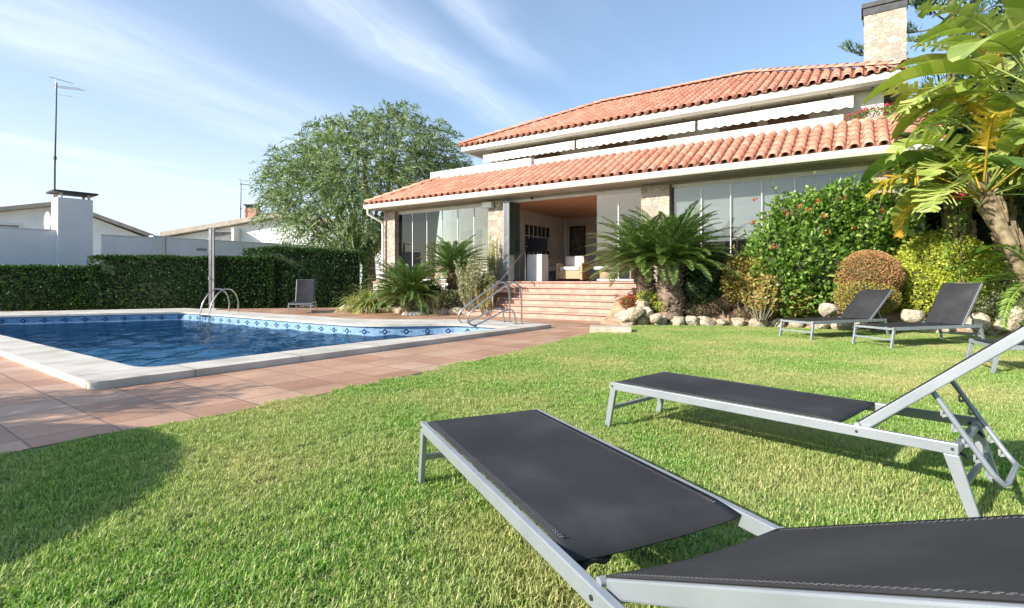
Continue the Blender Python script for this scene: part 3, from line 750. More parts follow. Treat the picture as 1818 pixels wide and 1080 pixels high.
# ------------------------------------------------ inside
hbox('ceiling', (-9.49,1.11,3.70),(6.75,6.3,3.735), M['wood_ceiling'])
hbox('back_wall', (-4.8,6.302,FL),(6.75,6.45,3.74), M['white'])
hbox('partition_wall', (-4.95,1.25,FL),(-4.8,6.3,3.698), M['white'])
hbox('room_wall', (-9.49,3.9,FL),(-4.96,4.05,3.698), M['white'])
dmat = noisy('dark_carved_door',(.06,.045,.04),(.22,.20,.19),9,.4)
dr = hbox('inner_door', (-4.5,6.27,FL+.0),(-3.9,6.30,3.3), dmat)
mb = MB(); mb.box((-4.56,6.24,FL),(-4.5,6.3,3.36)); mb.box((-3.9,6.24,FL),(-3.84,6.3,3.36)); mb.box((-4.5,6.24,3.3),(-3.9,6.3,3.36)); hp(mb,'frame', M['dark'], dr)
# small-paned windows on the partition wall and in the left room
def inner_window(fn, w, h, n, k, name='inner_window'):
    o = None; mb = MB(); mb.box((0,0,0),(w,.01,h)); pl_ = MB()
    pl_.box((-.07,-.03,-.07),(0,.0,h+.07)); pl_.box((w,-.03,-.07),(w+.07,0,h+.07)); pl_.box((0,-.03,h),(w,0,h+.07)); pl_.box((0,-.03,-.07),(w,0,0))
    for i in range(1,n): pl_.box((w*i/n-.018,-.025,0),(w*i/n+.018,-.001,h))
    for i in range(1,k): pl_.box((.0,-.022,h*i/k-.012),(w,-.002,h*i/k+.012))
    for m_ in (mb, pl_): m_.v = [fn(*p) for p in m_.v]
    o = hp(mb, name, M['blackish']); hp(pl_, 'window_frame', M['white'], o); return o
inner_window(lambda x,y,z: (-4.795-y, 3.0+x, 2.05+z-.1), 1.9, 1.25, 6, 3)
inner_window(lambda x,y,z: (-6.3+x, 3.89+y, 1.9+z), 1.2, 1.3, 3, 3)
inner_window(lambda x,y,z: (-8.6+x, 3.89+y, 1.9+z), 1.2, 1.3, 3, 3)
inner_window(lambda x,y,z: (1.7+x, 6.29+y, 1.5+z), 1.6, 1.0, 4, 2)
# white low wall by the opening
hbox('low_white_wall', (-3.62,1.3,FL),(-3.05,1.75,1.95), M['white'], bevel=.01)
# spot and conduit under the beam
mb = MB(); mb.lathe([(0,-.06),(.04,-.06),(.05,0)],(-3.0,.6,3.74),10); hp(mb,'spotlight',M['dark'])
mb = MB(); mb.box((-4.9,.45,3.52),(-4.5,.62,3.72)); hp(mb,'security_lamp',M['alu_white'], bevel=.02)
# stair handrail
hr = empty('stair_handrail', H(-3.1,.1,FL), label='straight steel stair handrail running down beside the planted bed', cat='handrail')
def rel(s,d,z): return H(s,d,z)-H(-3.1,.1,FL)
mb = MB(); mb.tube([rel(-3.0,.20,FL+.0),rel(-3.0,.20,FL+.88),rel(-3.05,.14,FL+.93),rel(-3.1,-1.35,.06+.78),rel(-3.1,-1.42,.06+.7),rel(-3.1,-1.42,.3)], .022, 10); mb.build('rail', M['steel'], hr)
mb = MB(); mb.tube([rel(-3.05,-.6,.45),rel(-3.05,-.6,1.25)], .016, 8); mb.build('post', M['steel'], hr)

# ============================================================ porch furniture
M['wicker'] = noisy('honey_wicker',(.42,.30,.17),(.58,.44,.27),30,.7,.6,120)
M['cushion'] = noisy('white_cushion',(.62,.58,.56),(.72,.68,.66),3,.9,.2,30)
def hobj(name, s, d, z, rz=0, **k): return empty(name, H(s,d,z), HANG+rz, scale=S_H, **k)
a = hobj('armchair', -2.55, 2.6, FL, R(6), label='wicker armchair with pale cushions in the open porch', cat='armchair')
mb = MB(); mb.box((-.40,-.36,.08),(.40,.36,.36)); mb.build('base', M['wicker'], a, bevel=.02)
mb = MB(); mb.box((-.40,.30,.36),(.40,.40,.80)); mb.build('backrest', M['wicker'], a, bevel=.03)
for s in (-1,1): mb = MB(); mb.box((s*.44-.045,-.40,.04),(s*.44+.045,.38,.62)); mb.build('armrest', M['wicker'], a, bevel=.03)
mb = MB(); mb.box((-.37,-.37,.365),(.37,.26,.50)); mb.build('seat_cushion', M['cushion'], a, bevel=.04)
mb = MB(); mb.box((-.35,.14,.505),(.35,.29,.88)); mb.build('back_cushion', M['cushion'], a, bevel=.05)
a = hobj('sofa', -3.9, 3.9, FL, R(90), label='low white sofa along the inner left wall of the porch', cat='sofa')
mb = MB(); mb.box((-.95,-.4,.0),(.95,.42,.36)); mb.build('base', noisy('blue_grey_cloth',(.13,.15,.19),(.2,.22,.27),5,.9), a, bevel=.02)
mb = MB(); mb.box((-.93,-.42,.365),(.93,.30,.52)); mb.build('seat_cushion', M['cushion'], a, bevel=.04)
mb = MB(); mb.box((-.93,.30,.37),(.93,.44,.85)); mb.build('back_cushion', M['cushion'], a, bevel=.04)
a = hobj('wicker_stool', -.95, 1.9, FL, 0, label='round wicker stool with a wide white cushion top behind the glass', cat='stool')
mb = MB(); mb.lathe([(.0,.0),(.30,.0),(.26,.2),(.32,.36),(0,.36)],(0,0,0),20); mb.build('base', M['wicker'], a)
mb = MB(); mb.lathe([(0,.362),(.42,.362),(.46,.41),(.42,.47),(0,.48)],(0,0,0),24); mb.build('cushion', M['cushion'], a)
a = hobj('garden_chair', .1, 2.2, FL, R(-15), label='pale cushioned porch chair nearest the stone pillar behind the glass', cat='chair')
mb = MB(); mb.box((-.3,-.3,.36),(.3,.3,.48)); mb.build('seat', M['cushion'], a, bevel=.03)
mb = MB(); mb.box((-.3,.26,.482),(.3,.34,.9)); mb.build('backrest', M['cushion'], a, bevel=.03)
for x in (-1,1):
    for y in (-1,1): mb = MB(); mb.box((x*.27-.025,y*.27-.025,0),(x*.27+.025,y*.27+.025,.358)); mb.build('leg', M['wicker'], a)
a = hobj('television', -3.35, 1.62, 1.96, R(20), label='black flat television standing on the low white wall', cat='television')
mb = MB(); mb.box((-.36,-.02,.1),(.36,.03,.55)); mb.build('screen', noisy('matt_black',(.006,.006,.007),(.01,.01,.011),5,.7,spec=.2), a, bevel=.006)
mb = MB(); mb.box((-.03,-.015,.015),(.03,.015,.1)); mb.box((-.15,-.09,0),(.15,.09,.015)); mb.build('stand', M['dark'], a)
# ================================================================== loungers
def slingmat():
    m, nt, b = newmat('charcoal_sling'); tc = nt.nodes.new('ShaderNodeTexCoord')
    n = nd(nt,'ShaderNodeTexNoise', Scale=2.5, Detail=7, Roughness=.6); nt.links.new(tc.outputs['Object'], n.inputs['Vector'])
    c = ramp(nt, n.outputs[0], [(.3,(.030,.030,.034)),(.52,(.042,.042,.047)),(.66,(.060,.060,.065)),(.8,(.088,.088,.092))])
    w1 = nd(nt,'ShaderNodeTexWave', Scale=130, wave_profile='SIN'); w1.bands_direction='X'
    w2 = nd(nt,'ShaderNodeTexWave', Scale=130, wave_profile='SIN'); w2.bands_direction='Y'
    for x in (w1,w2): nt.links.new(tc.outputs['Object'], x.inputs['Vector'])
    mm = nd(nt,'ShaderNodeMath', operation='MULTIPLY'); nt.links.new(w1.outputs['Fac'], mm.inputs[0]); nt.links.new(w2.outputs['Fac'], mm.inputs[1])
    mx = nd(nt,'ShaderNodeMix', data_type='RGBA', blend_type='MULTIPLY'); nt.links.new(c, mx.inputs[6]); mx.inputs[0].default_value=.35
    nt.links.new(mm.outputs[0], mx.inputs[7]); nt.links.new(mx.outputs[2], b.inputs['Base Color'])
    mc = nd(nt,'ShaderNodeTexNoise', Scale=14, Detail=3); nt.links.new(tc.outputs['Object'], mc.inputs['Vector'])
    bp = nd(nt,'ShaderNodeBump', Strength=.12, Distance=.01); nt.links.new(mc.outputs[0], bp.inputs['Height']); nt.links.new(bp.outputs[0], b.inputs['Normal'])
    b.inputs['Roughness'].default_value=.72; b.inputs['Specular IOR Level'].default_value=.28
    b.inputs['Sheen Roughness'].default_value=.5
    return m
M['sling'] = slingmat()
M['stitch'] = noisy('grey_stitching',(.09,.09,.095),(.14,.14,.14),60,.9)
LW, LL, HN, BL = .70, 1.98, 1.56, .84
def sling_panel(mb, x0, x1, y0, y1, z, nx, ny, zf, th=.004, m=0):
    vs = []
    for t in (0,1):
        for i in range(nx+1):
            for j in range(ny+1):
                u, v = i/nx, j/ny; dx, dz = zf(u, v); vs.append((x0+(x1-x0)*u+dx, y0+(y1-y0)*v, z+dz-t*th))
    k=(nx+1)*(ny+1); fs=[]
    for i in range(nx):
        for j in range(ny):
            a=i*(ny+1)+j; fs.append([a,a+ny+1,a+ny+2,a+1]); fs.append([k+a,k+a+1,k+a+ny+2,k+a+ny+1])
    for i in range(nx):
        for j in (0,ny): a=i*(ny+1)+j; q=[a,a+ny+1,k+a+ny+1,k+a]; fs.append(q if j else q[::-1])
    for j in range(ny):
        for i in (0,nx): a=i*(ny+1)+j; q=[a,a+1,k+a+1,k+a]; fs.append(q[::-1] if i else q)
    mb.add(vs, fs, m, True)
def make_lounger(org, dr, ang, label, worn=False, BL=BL, HN=HN, LL=LL, group='sun loungers with charcoal slings'):
    o = empty('sun_lounger', (org[0],org[1],0), math.atan2(dr[1],dr[0]), label=label, cat='sun lounger', group=group)
    W, L = LW, LL; c = math.cos(ang); s = math.sin(ang)
    Bm = lambda t, y, h=0.0: (HN+.02 + t*c - h*s, y, .335 + t*s + h*c)
    def bd(mb, name, mat, par=o, bevel=0): return mb.build(name, mat, par, bevel=bevel)
    mb = MB()
    for y in (0, W-.028): mb.box((0,y,.295),(L,y+.028,.348))
    mb.box((.0,.0285,.300),(.03,W-.0285,.336)); mb.box((HN-.0,.0285,.292),(HN+.03,W-.0285,.322)); mb.box((L-.03,.0285,.30),(L,W-.0285,.335))
    bd(mb,'frame', M['alu'], bevel=.004)
    for x, ox in ((.0,-.055),(L-.045,.085)):
        for y in (0, W-.028):
            mb = MB(); vs=[]
            for (xx,z) in ((x-(.012 if x>.5 else 0),.294),(x+.047,.294),(x+ox+.044,.0),(x+ox,.0)): vs += [(xx,y+.001,z),(xx,y+.027,z)]
            mb.add(vs, [[0,2,3,1],[2,4,5,3],[4,6,7,5],[6,0,1,7],[0,6,4,2],[1,3,5,7]]); lg = bd(mb,'leg', M['alu'], bevel=.003)
            m2 = MB(); m2.box((x+ox-.001,y-.0,-.002),(x+ox+.04,y+.028,.012)); m2.build('foot_cap', M['dark'], lg)
        xm = x+ox*.5; mb = MB(); mb.box((xm+.008,.027,.14),(xm+.03,W-.027,.166)); bd(mb,'crossbar', M['alu'])
    for x_ in (.022, L-.022, HN+.015):
        for y_, s_ in ((-.0,-1),(W,1)):
            mb = MB(); mb.tube([(x_,y_,.322),(x_,y_+s_*.004,.322)], .007, 10); bd(mb,'bolt', M['dark'])
    # seat sling
    def zf(u, v):
        sag = -.012*math.sin(math.pi*v)*math.sin(math.pi*min(1,u*1.0))
        end = max(0,(u-.9)/.1)
        dx = -.03*end*math.sin(math.pi*v); dz = sag - (.035*end*math.sin(math.pi*v)**.7)
        if worn: dz -= .03*end*end*(1-.6*v); dx += -.02*end*(1-v)
        return dx, dz
    mb = MB(); sling_panel(mb, .032, HN-(.14 if worn else .07), .030, W-.030, .352, 40, 18, zf)
    sl_m = mb
    for y in (.052,.060,W-.052,W-.060):
        for k in range(int((HN-(.26 if worn else .16))/.014)):
            x = .05+k*.014; z_s = .352+zf((x-.032)/(HN-.1),(y-.03)/(W-.06))[1]; mb.box((x,y-.0008,z_s-.002),(x+.008,y+.0008,z_s+.0008),1)
    bd(mb,'seat_sling', [M['sling'],M['stitch']])
    if worn:                                                    # loose hem hanging at one corner
        mb = MB(); xe = HN-.14; vs=[]; nn=10
        for i in range(nn+1):
            u=i/nn; y=.035+.17*u; w_=.055*(1-u)**.6+.006
            for q in range(5): a_=q/4*2.3; vs.append((xe-.075+.02*u+w_*math.sin(a_)*.9, y, .300-.0*u-w_*(1-math.cos(a_))*.45-.014*math.sin(u*9)))
        mb.add(vs,[[i*5+q,i*5+q+1,(i+1)*5+q+1,(i+1)*5+q] for i in range(nn) for q in range(4)],0,True); bd(mb,'loose_hem',M['sling'])
    # backrest: two side rails, a top bar and the sling
    y0, y1 = .042, W-.042
    mb = MB()
    for y in (y0+.012, y1-.012): mb.beam(Bm(0,y), Bm(BL,y), .030, .048, up=(-s,0,c))
    mb.beam(Bm(BL-.012,y0+.025), Bm(BL-.012,y1-.025), .03, .022, up=(-s,0,c)); mb.beam(Bm(.03,y0+.025), Bm(.03,y1-.025), .024, .02, up=(-s,0,c))
    bd(mb,'back_frame', M['alu'], bevel=.006)
    nv = MB(); sling_panel(nv, 0, BL-.01, y0+.004, y1-.004, 0, 24, 14, lambda u,v: (0, -.014*math.sin(math.pi*v)))
    nv.v = [(p[0], p[1], p[2]+.030) for p in nv.v]
    for y in (y0+.022,y0+.030,y1-.022,y1-.030):
        z_s=-.014*math.sin(math.pi*(y-y0-.004)/(y1-y0-.008))
        for k in range(int((BL-.06)/.014)): nv.box((.03+k*.014,y-.0008,.028+z_s),(.038+k*.014,y+.0008,.0308+z_s),1)
    nv.v = [Bm(*p) for p in nv.v]; bd(nv,'back_sling', [M['sling'],M['stitch']])
    for y in (.032, W-.032):
        mb = MB(); vs=[]
        mb.tube([(HN+.01,y-.008,.352),(HN+.01,y+.008,.352)], .012, 12); bd(mb,'hinge', M['alu'])
    # notched prop: U-shaped bar
    tA = .36; ya, yb = .12, W-.12
    top = lambda y: Vector(Bm(tA, y, -.02)); bot = Vector((L+.13, 0, .17))
    f = Vector((bot.x, ya, bot.z)); g_ = Vector((bot.x, yb, bot.z)); off = (f-top(ya)).normalized()
    mb = MB(); mb.tube([top(ya), f-off*.05, f+Vector((.01,.012,-.004)), f+Vector((.02,.05,0)), g_+Vector((.02,-.05,0)), g_+Vector((.01,-.012,-.004)), g_-off*.05, top(yb)], .013, 8)
    pr = bd(mb,'prop_bar', M['alu'])
    for y in (ya, yb):
        mb = MB()
        for k in range(5):
            p = top(y)+off*(.12+.075*k); mb.beam(p, p+Vector((-.028,0,-.012)), .008, .014)
            mb.beam(p+Vector((-.028,0,-.012)), p+Vector((-.03,0,.02)), .008, .010)
        bd(mb,'notch', M['alu'], pr)
    a_ = (Vector((L-.25,0,.25)))
    mb = MB()
    for y in (.033, W-.033): mb.tube([Vector((L-.05,y,.315)), Vector((L-.02,y+(.05 if y<.3 else -.05),.30)), Vector((L+.02,.105 if y<.3 else W-.105,.27))], .009, 6)
    bd(mb,'prop_bracket', M['dark'])
    return o
make_lounger((-.487,2.81), (.41,-.91), R(25.5), 'nearest sun lounger in the bottom right corner with a sagging, loose edged seat sling', worn=True, BL=1.05, HN=1.645, LL=2.04)
make_lounger((.721,3.895), (.667,-.748), R(41), 'second nearest sun lounger with raised backrest and visible notched support bar')
make_lounger((5.42,9.53), (.93,.366), R(42), 'left one of the two far sun loungers in front of the clipped brown bush')
make_lounger((6.02,8.35), (.96,.28), R(57), 'far sun lounger with the steepest backrest in front of the yellow green bush')
make_lounger((5.60,6.12), (.94,-.35), R(30), 'sun lounger cut by the right frame edge, only its foot end and leg visible')
make_lounger((-6.5,17.15), (-.27,.96), R(66), 'sun lounger on the terracotta paving in front of the tall hedge')
# ==================================================== walls and neighbours
NDir = Vector((.6,.8,0)); EDir = Vector((.8,-.6,0))
M['wall_white'] = noisy('weathered_white_wall',(.74,.75,.76),(.84,.84,.83),.8,.85,.2,30)
def wallseg(name, p, L, z1, th, label, group=None, extra=None):
    o = empty(name, (p[0],p[1],0), math.atan2(.8,.6), label=label, cat='wall', group=group)
    mb = MB(); mb.box((0,0,-.1),(L,th,z1)); mb.build('wall_face', M['wall_white'], o, bevel=.01)
    mb = MB(); mb.box((-.01,-.02,z1+.001),(L+.01,th+.02,z1+.05)); mb.build('wall_cap', M['white'], o, bevel=.01)
    return o
wallseg('boundary_wall', (-22,16.4), 6.3, 3.07, .3, 'white rendered garden wall at the far left edge below the neighbouring gable')
b = empty('barbecue_chimney', (-18.15,21.35,0), math.atan2(.8,.6), label='stout square white chimney block with flat dark cap standing in the garden wall', cat='chimney')
mb = MB(); mb.box((-.15,-.08,-.1),(1.0,.85,4.42)); mb.build('block', M['wall_white'], b, bevel=.02)
mb = MB(); 
for x,y in ((-.05,0),(.85,0),(-.05,.72),(.85,.72)): mb.box((x,y,4.422),(x+.08,y+.08,4.62))
mb.build('cap_support', M['white'], b)
mb = MB(); mb.box((-.3,-.2,4.622),(1.15,.97,4.70)); mb.build('cap', M['dark'], b, bevel=.01)
wallseg('boundary_wall', (-17.35,22.45), 1.9, 2.98, .25, 'short stretch of white garden wall between the chimney block and the white pillar')
p_ = empty('wall_pillar', (-16.15,23.95,0), math.atan2(.8,.6), label='sunlit white pillar in the garden wall right of the gable house', cat='pillar')
mb = MB(); mb.box((-.05,-.05,-.1),(.4,.45,3.05)); mb.build('shaft', M['white'], p_, bevel=.01)
mb = MB(); mb.box((-.08,-.08,3.052),(.43,.48,3.1)); mb.build('cap', M['white'], p_)
w3 = wallseg('boundary_wall', (-15.9,24.35), 9.5, 3.02, .25, 'long white garden wall running behind the shower post towards the tree')
mb = MB(); mb.box((1.3,-.02,2.5),(1.75,-.002,2.62)); mb.build('vent_grille', noisy('grille',(.25,.27,.3),(.3,.32,.35),5,.6), w3)
mb = MB(); mb.box((3.4,-.04,0),(3.5,-.002,3.0)); mb.build('pilaster', M['white'], w3)
# gable house
M['roof_beige'] = noisy('pale_roof_tiles',(.38,.33,.27),(.50,.44,.36),3,.9,.4,20)
def gable(name, prof, Y0, depth, label, roofth=.22, ov=.5, roofmat=None, rot=0.0, cx=None):
    if cx is None: cx = sum(p[0] for p in prof)/len(prof)
    o = empty(name, (cx,Y0,0), rot, label=label, cat='house')
    pts = [(p[0]-cx, p[1]) for p in prof]; n = len(pts)
    base = [(pts[0][0]+.3,-.1)] + [(pts[0][0]+.3,pts[0][1]-.02)] + [(x,z-.02) for x,z in pts[1:-1]] + [(pts[-1][0]-.3,pts[-1][1]-.02),(pts[-1][0]-.3,-.1)]
    mb = MB(); k=len(base); vs=[(x,0,z) for x,z in base]+[(x,depth,z) for x,z in base]
    mb.add(vs,[[i,(i+1)%k,k+(i+1)%k,k+i] for i in range(k)]+[list(range(k)),list(range(2*k-1,k-1,-1))]); mb.build('wall', M['wall_white'], o)
    mb = MB()
    for i in range(n-1):
        (xa,za),(xb,zb)=pts[i],pts[i+1]; mb.add([(xa,-ov,za),(xb,-ov,zb),(xb,-ov,zb+roofth),(xa,-ov,za+roofth),(xa,depth,za),(xb,depth,zb),(xb,depth,zb+roofth),(xa,depth,za+roofth)],
            [[0,1,2,3],[7,6,5,4],[3,2,6,7],[0,4,5,1],[0,3,7,4],[1,5,6,2]])
    mb.build('roof', roofmat or M['roof_beige'], o)
    return o, cx
h1, cx = gable('gable_house', [(-35.5,4.2),(-29.9,5.0),(-27.2,5.6),(-22.6,3.82)], 32.0, 8, 'white neighbouring house with low gable roof behind the left garden wall', rot=R(38), cx=-27.2)
def win(o, x0, x1, z0, z1, y=-.03):
    mb = MB(); mb.box((x0,y,z0),(x1,y+.028,z1)); w_ = mb.build('window', noisy('shut_blind',(.12,.12,.13),(.2,.2,.21),4,.5), o)
    mb = MB(); mb.box((x0-.12,y-.04,z1),(x1+.12,y+.0,z1+.12)); mb.box((x1,y-.04,z0),(x1+.12,y,z1)); mb.box((x0-.12,y-.04,z0),(x0,y,z1)); mb.build('window_frame', M['white'], w_)
win(h1, -3.6, -1.9, 3.75, 4.25)
h2, cx2 = gable('neighbour_house', [(-23.6,4.0),(-15.6,5.35),(-6,4.1)], 36.0, 9, 'neighbouring house with pale low roof and brick chimney, half hidden by the feathery tree', roofth=.3)
win(h2, -20.4-cx2, -18.9-cx2, 3.7, 4.35)
mb = MB(); mb.box((-18.6-cx2,-.9,-.1),(-18.45-cx2,-.03,4.55)); mb.build('side_fin', M['white'], h2)
m, nt3, b3 = newmat('brick_red'); tc3 = nt3.nodes.new('ShaderNodeTexCoord'); br3 = nd(nt3,'ShaderNodeTexBrick',Scale=4); mp3 = nd(nt3,'ShaderNodeMapping'); mp3.inputs['Rotation'].default_value=(R(90),0,0)
nt3.links.new(tc3.outputs['Object'], mp3.inputs[0]); nt3.links.new(mp3.outputs[0], br3.inputs['Vector']); br3.inputs['Color1'].default_value=(.42,.15,.08,1); br3.inputs['Color2'].default_value=(.50,.21,.12,1); br3.inputs['Mortar'].default_value=(.5,.42,.36,1)
nt3.links.new(br3.outputs[0], b3.inputs['Base Color'])
c2 = MB(); c2.box((-18.7-cx2,1.0,4.2),(-17.9-cx2,1.8,6.1)); cc = c2.build('chimney', m, h2)
c2 = MB(); c2.box((-18.65-cx2,1.05,6.1),(-17.95-cx2,1.1,6.3)); c2.box((-18.65-cx2,1.7,6.1),(-17.95-cx2,1.75,6.3)); c2.box((-18.75-cx2,.95,6.3),(-17.85-cx2,1.85,6.38)); c2.build('chimney_cap', M['dark'], cc)
# antennas
def antenna(loc, z1, s, label, r=.028):
    o = empty('rooftop_antenna', loc, 0, label=label, cat='antenna', group='rooftop television antennas')
    h = z1-loc[2]
    mb = MB(); mb.tube([(0,0,0),(.01,0,h*.3),(.05*s,0,h*.62),(.09*s,0,h)], [r*1.2,r*1.2,r,r*.8], 8); mb.lathe([(r*2,0),(r*2,.12),(0,.12)],(.02,0,h*.36),8); mb.build('mast', M['dark'], o)
    X0=.09*s
    mb = MB(); zt=h-.15
    mb.beam((X0-.1,0,zt),(X0+1.1*s,.15,zt-.12*s),.03,.03)
    for k in range(9): x=X0+.05+k*.115*s; mb.beam((x,-.22+.01*k,zt-.1*s*k/9),(x,.30-.01*k,zt-.1*s*k/9),.012,.012)
    mb.beam((X0-.05,-.3,zt+.30),(X0+.62*s,.1,zt+.16),.02,.02); mb.beam((X0-.02,0,zt-.32),(X0+.6*s,.1,zt-.40),.03,.02)
    mb.beam((X0-.05,0,zt+.32),(X0-.05,0,zt-.1),.02,.02)
    mb.build('aerial', M['alu'], o)
    return o
antenna((*GD(97,22.6).xy,4.4), 9.5, 1.0, 'tall thin television antenna rising beside the white chimney block')
antenna((*GD(427,36.8).xy,4.9), 7.9, .55, 'short distant television antenna beside the brick chimney')
d_ = empty('satellite_dish', (*GD(90,22.0).xy,3.35), R(-35), label='white satellite dish half hidden behind the chimney block', cat='satellite dish')
mb = MB(); mb.lathe([(0,.0),(.2,.02),(.36,.07),(.42,.11),(.41,.12),(.35,.085),(.2,.035),(0,.015)],(0,0,0),24); mb.v=[(p[0],-p[2],p[1]+.15) for p in mb.v]; mb.build('dish', M['white'], d_)
mb = MB(); mb.tube([(0,.05,-.3),(0,.05,.1)],.03,8); mb.beam((0,-.02,-.2),(0,-.4,.12),.02,.02); mb.build('arm', M['alu'], d_)

# ===================================================== off-frame neighbours whose shade falls on the lawn
ps = empty('parasol', (-7.15,.12,0), 0, label='large round cream garden parasol whose shade falls on the lawn', cat='parasol')
mb = MB(); mb.lathe([(0,2.95),(.5,2.80),(1.0,2.58),(1.48,2.33),(1.48,2.315),(1.0,2.565),(.5,2.785),(0,2.93)],(0,0,0),32); mb.build('canopy', M['canvas'], ps)
mb = MB(); mb.tube([(0,0,.05),(0,0,3.0)],.025,10); mb.build('pole', M['alu_white'], ps)
mb = MB(); mb.lathe([(0,.09),(.3,.07),(.34,0)],(0,0,0),24); mb.build('base', M['coping'], ps)
# ================================================================ vegetation
rng = np.random.default_rng(11)
L_ = {}
L_['hedge'] = leafmat('cypress_hedge', [(.016,.048,.012),(.030,.080,.018),(.05,.115,.028),(.09,.16,.045)], .2)
L_['feather'] = leafmat('feathery_foliage', [(.06,.11,.05),(.14,.21,.09),(.25,.34,.16),(.40,.44,.24)], .3, .5)
L_['pine'] = leafmat('conifer_needles', [(.05,.10,.05),(.09,.16,.08),(.15,.23,.12)], .15)
L_['bush'] = leafmat('glossy_green_leaves', [(.05,.12,.018),(.11,.22,.032),(.21,.34,.055),(.38,.50,.13)], .3, .35)
L_['lime'] = leafmat('yellow_green_leaves', [(.26,.32,.035),(.44,.49,.06),(.60,.62,.10),(.66,.64,.16)], .3)
L_['brown'] = leafmat('bronze_clipped_leaves', [(.40,.19,.09),(.52,.27,.13),(.58,.36,.18),(.46,.36,.14)], .25)
L_['cycad'] = leafmat('cycad_fronds', [(.07,.13,.03),(.14,.23,.055),(.30,.39,.15)], .15, .3, .8)
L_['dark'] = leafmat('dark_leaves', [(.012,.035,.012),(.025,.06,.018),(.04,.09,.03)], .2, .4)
L_['succ'] = leafmat('yellow_succulent', [(.26,.28,.05),(.40,.38,.09),(.50,.36,.13),(.38,.18,.07)], .2)
L_['pale'] = leafmat('grey_green_leaves', [(.20,.24,.12),(.34,.36,.20),(.48,.46,.28)], .25)
L_['red'] = leafmat('red_orange_leaves', [(.35,.05,.02),(.50,.12,.03),(.40,.20,.05)], .25)
L_['pink'] = leafmat('pink_petals', [(.55,.02,.08),(.70,.06,.16),(.6,.03,.04)], .3, tcol=(1,.6,.7))
L_['strap'] = leafmat('variegated_straps', [(.30,.34,.10),(.46,.46,.18),(.22,.28,.07)], .25)
L_['heather'] = leafmat('heather', [(.22,.19,.10),(.34,.28,.17),(.36,.18,.17),(.28,.28,.12)], .2)
def nm(px, Y, z): v = GD(px, Y); return (v.x, v.y, z)

# ---- hedges: clipped prisms covered with small sprays
def hedge(poly, z0, z1, label, density=420, seed=1, h2=None, name='clipped_hedge'):
    r = np.random.default_rng(seed); P, D = [], []; n = len(poly); hz = [z1]*n if h2 is None else h2
    base = poly[0]
    pl_ = [np.array(p, float) for p in poly]
    for i in range(n):
        a, b = pl_[i], pl_[(i+1)%n]; L = np.linalg.norm(b-a); e = (b-a)/L; nn = np.array([e[1],-e[0]])
        m = int(L*max(hz)*density); t = r.random(m); z = r.random(m); top = hz[i]*(1-t)+hz[(i+1)%n]*t
        q = a + (b-a)*t[:,None] - nn*(r.random(m)**2*.14)[:,None]
        zz_ = z0+(top-z0)*z
        q += nn*(lump(np.stack([q[:,0],q[:,1],zz_],1), np.random.default_rng(seed+5), 7, 2.2, .10))[:,None]
        P.append(np.stack([q[:,0],q[:,1],zz_],1)); D.append(np.tile([*nn,.35],(m,1))+r.normal(size=(m,3))*.6)
    # top
    mn = np.min(pl_,0); mxx = np.max(pl_,0); A = (mxx-mn).prod(); m = int(A*density*2.0); q = mn+(mxx-mn)*r.random((m,2))
    ins = np.zeros(m,bool); 
    for i in range(n):
        x1,y1 = pl_[i]; x2,y2 = pl_[(i+1)%n]
        c = ((y1>q[:,1])!=(y2>q[:,1])) & (q[:,0] < (x2-x1)*(q[:,1]-y1)/(y2-y1+1e-12)+x1); ins ^= c
    q = q[ins]; m=len(q)
    # height by nearest along first edge
    e0 = pl_[1]-pl_[0]; t = np.clip(((q-pl_[0])@e0)/(e0@e0),0,1); zt = hz[0]*(1-t)+hz[1]*t
    zt = zt + lump(np.stack([q[:,0],q[:,1],zt],1), r, 7, 3, .05) - r.random(m)**2*.08
    P.append(np.stack([q[:,0],q[:,1],zt],1)); D.append(np.tile([0,0,1.],(m,1))+r.normal(size=(m,3))*.7)
    P=np.concatenate(P); D=np.concatenate(D); N=len(P)
    A_ = leaf_arrays(P, D, r.uniform(.06,.12,N), r.uniform(.03,.055,N), r)
    # dark inner block, shade deep in the hedge put into its colour
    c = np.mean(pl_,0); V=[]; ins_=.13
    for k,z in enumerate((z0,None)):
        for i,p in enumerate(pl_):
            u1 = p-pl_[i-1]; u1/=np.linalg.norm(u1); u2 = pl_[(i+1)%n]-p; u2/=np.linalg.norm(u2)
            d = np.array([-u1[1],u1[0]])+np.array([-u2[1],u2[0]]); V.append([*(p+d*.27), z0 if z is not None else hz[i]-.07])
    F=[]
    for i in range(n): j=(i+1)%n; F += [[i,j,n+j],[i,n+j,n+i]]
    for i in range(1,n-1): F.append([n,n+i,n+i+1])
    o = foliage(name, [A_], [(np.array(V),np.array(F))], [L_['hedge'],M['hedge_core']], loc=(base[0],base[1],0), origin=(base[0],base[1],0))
    return tag(o, label, 'hedge')
hedge([(-20.5,17.8),(-15.15,19.0),(-15.4,20.1),(-20.7,18.9)], 0, 1.56, 'lower clipped dark hedge at the far left behind the pool', 520, 21)
hedge([(-15.2,19.0),(-9.25,20.35),(-9.6,21.3),(-15.5,20.0)], 0, 1.95, 'long clipped dark hedge behind the shower post and pool ladder', 520, 22)
hedge([(-9.3,20.38),(-5.9,21.25),(-6.6,24),(-11.6,22.8)], 0, 2.35, 'tallest clipped hedge behind the lone lounger, lit along its top', 480, 23, h2=[2.37,2.2,2.2,2.37])

hedge([(-34,-5),(-4,-15),(-4.6,-16.6),(-34.6,-6.6)],0,4.6,'unseen tall hedge added behind the viewpoint to mirror dark low in the glass front',45,26,h2=[4.2,5.0,5.0,4.2])  # unseen hedge, added for a dark reflection low in the panes
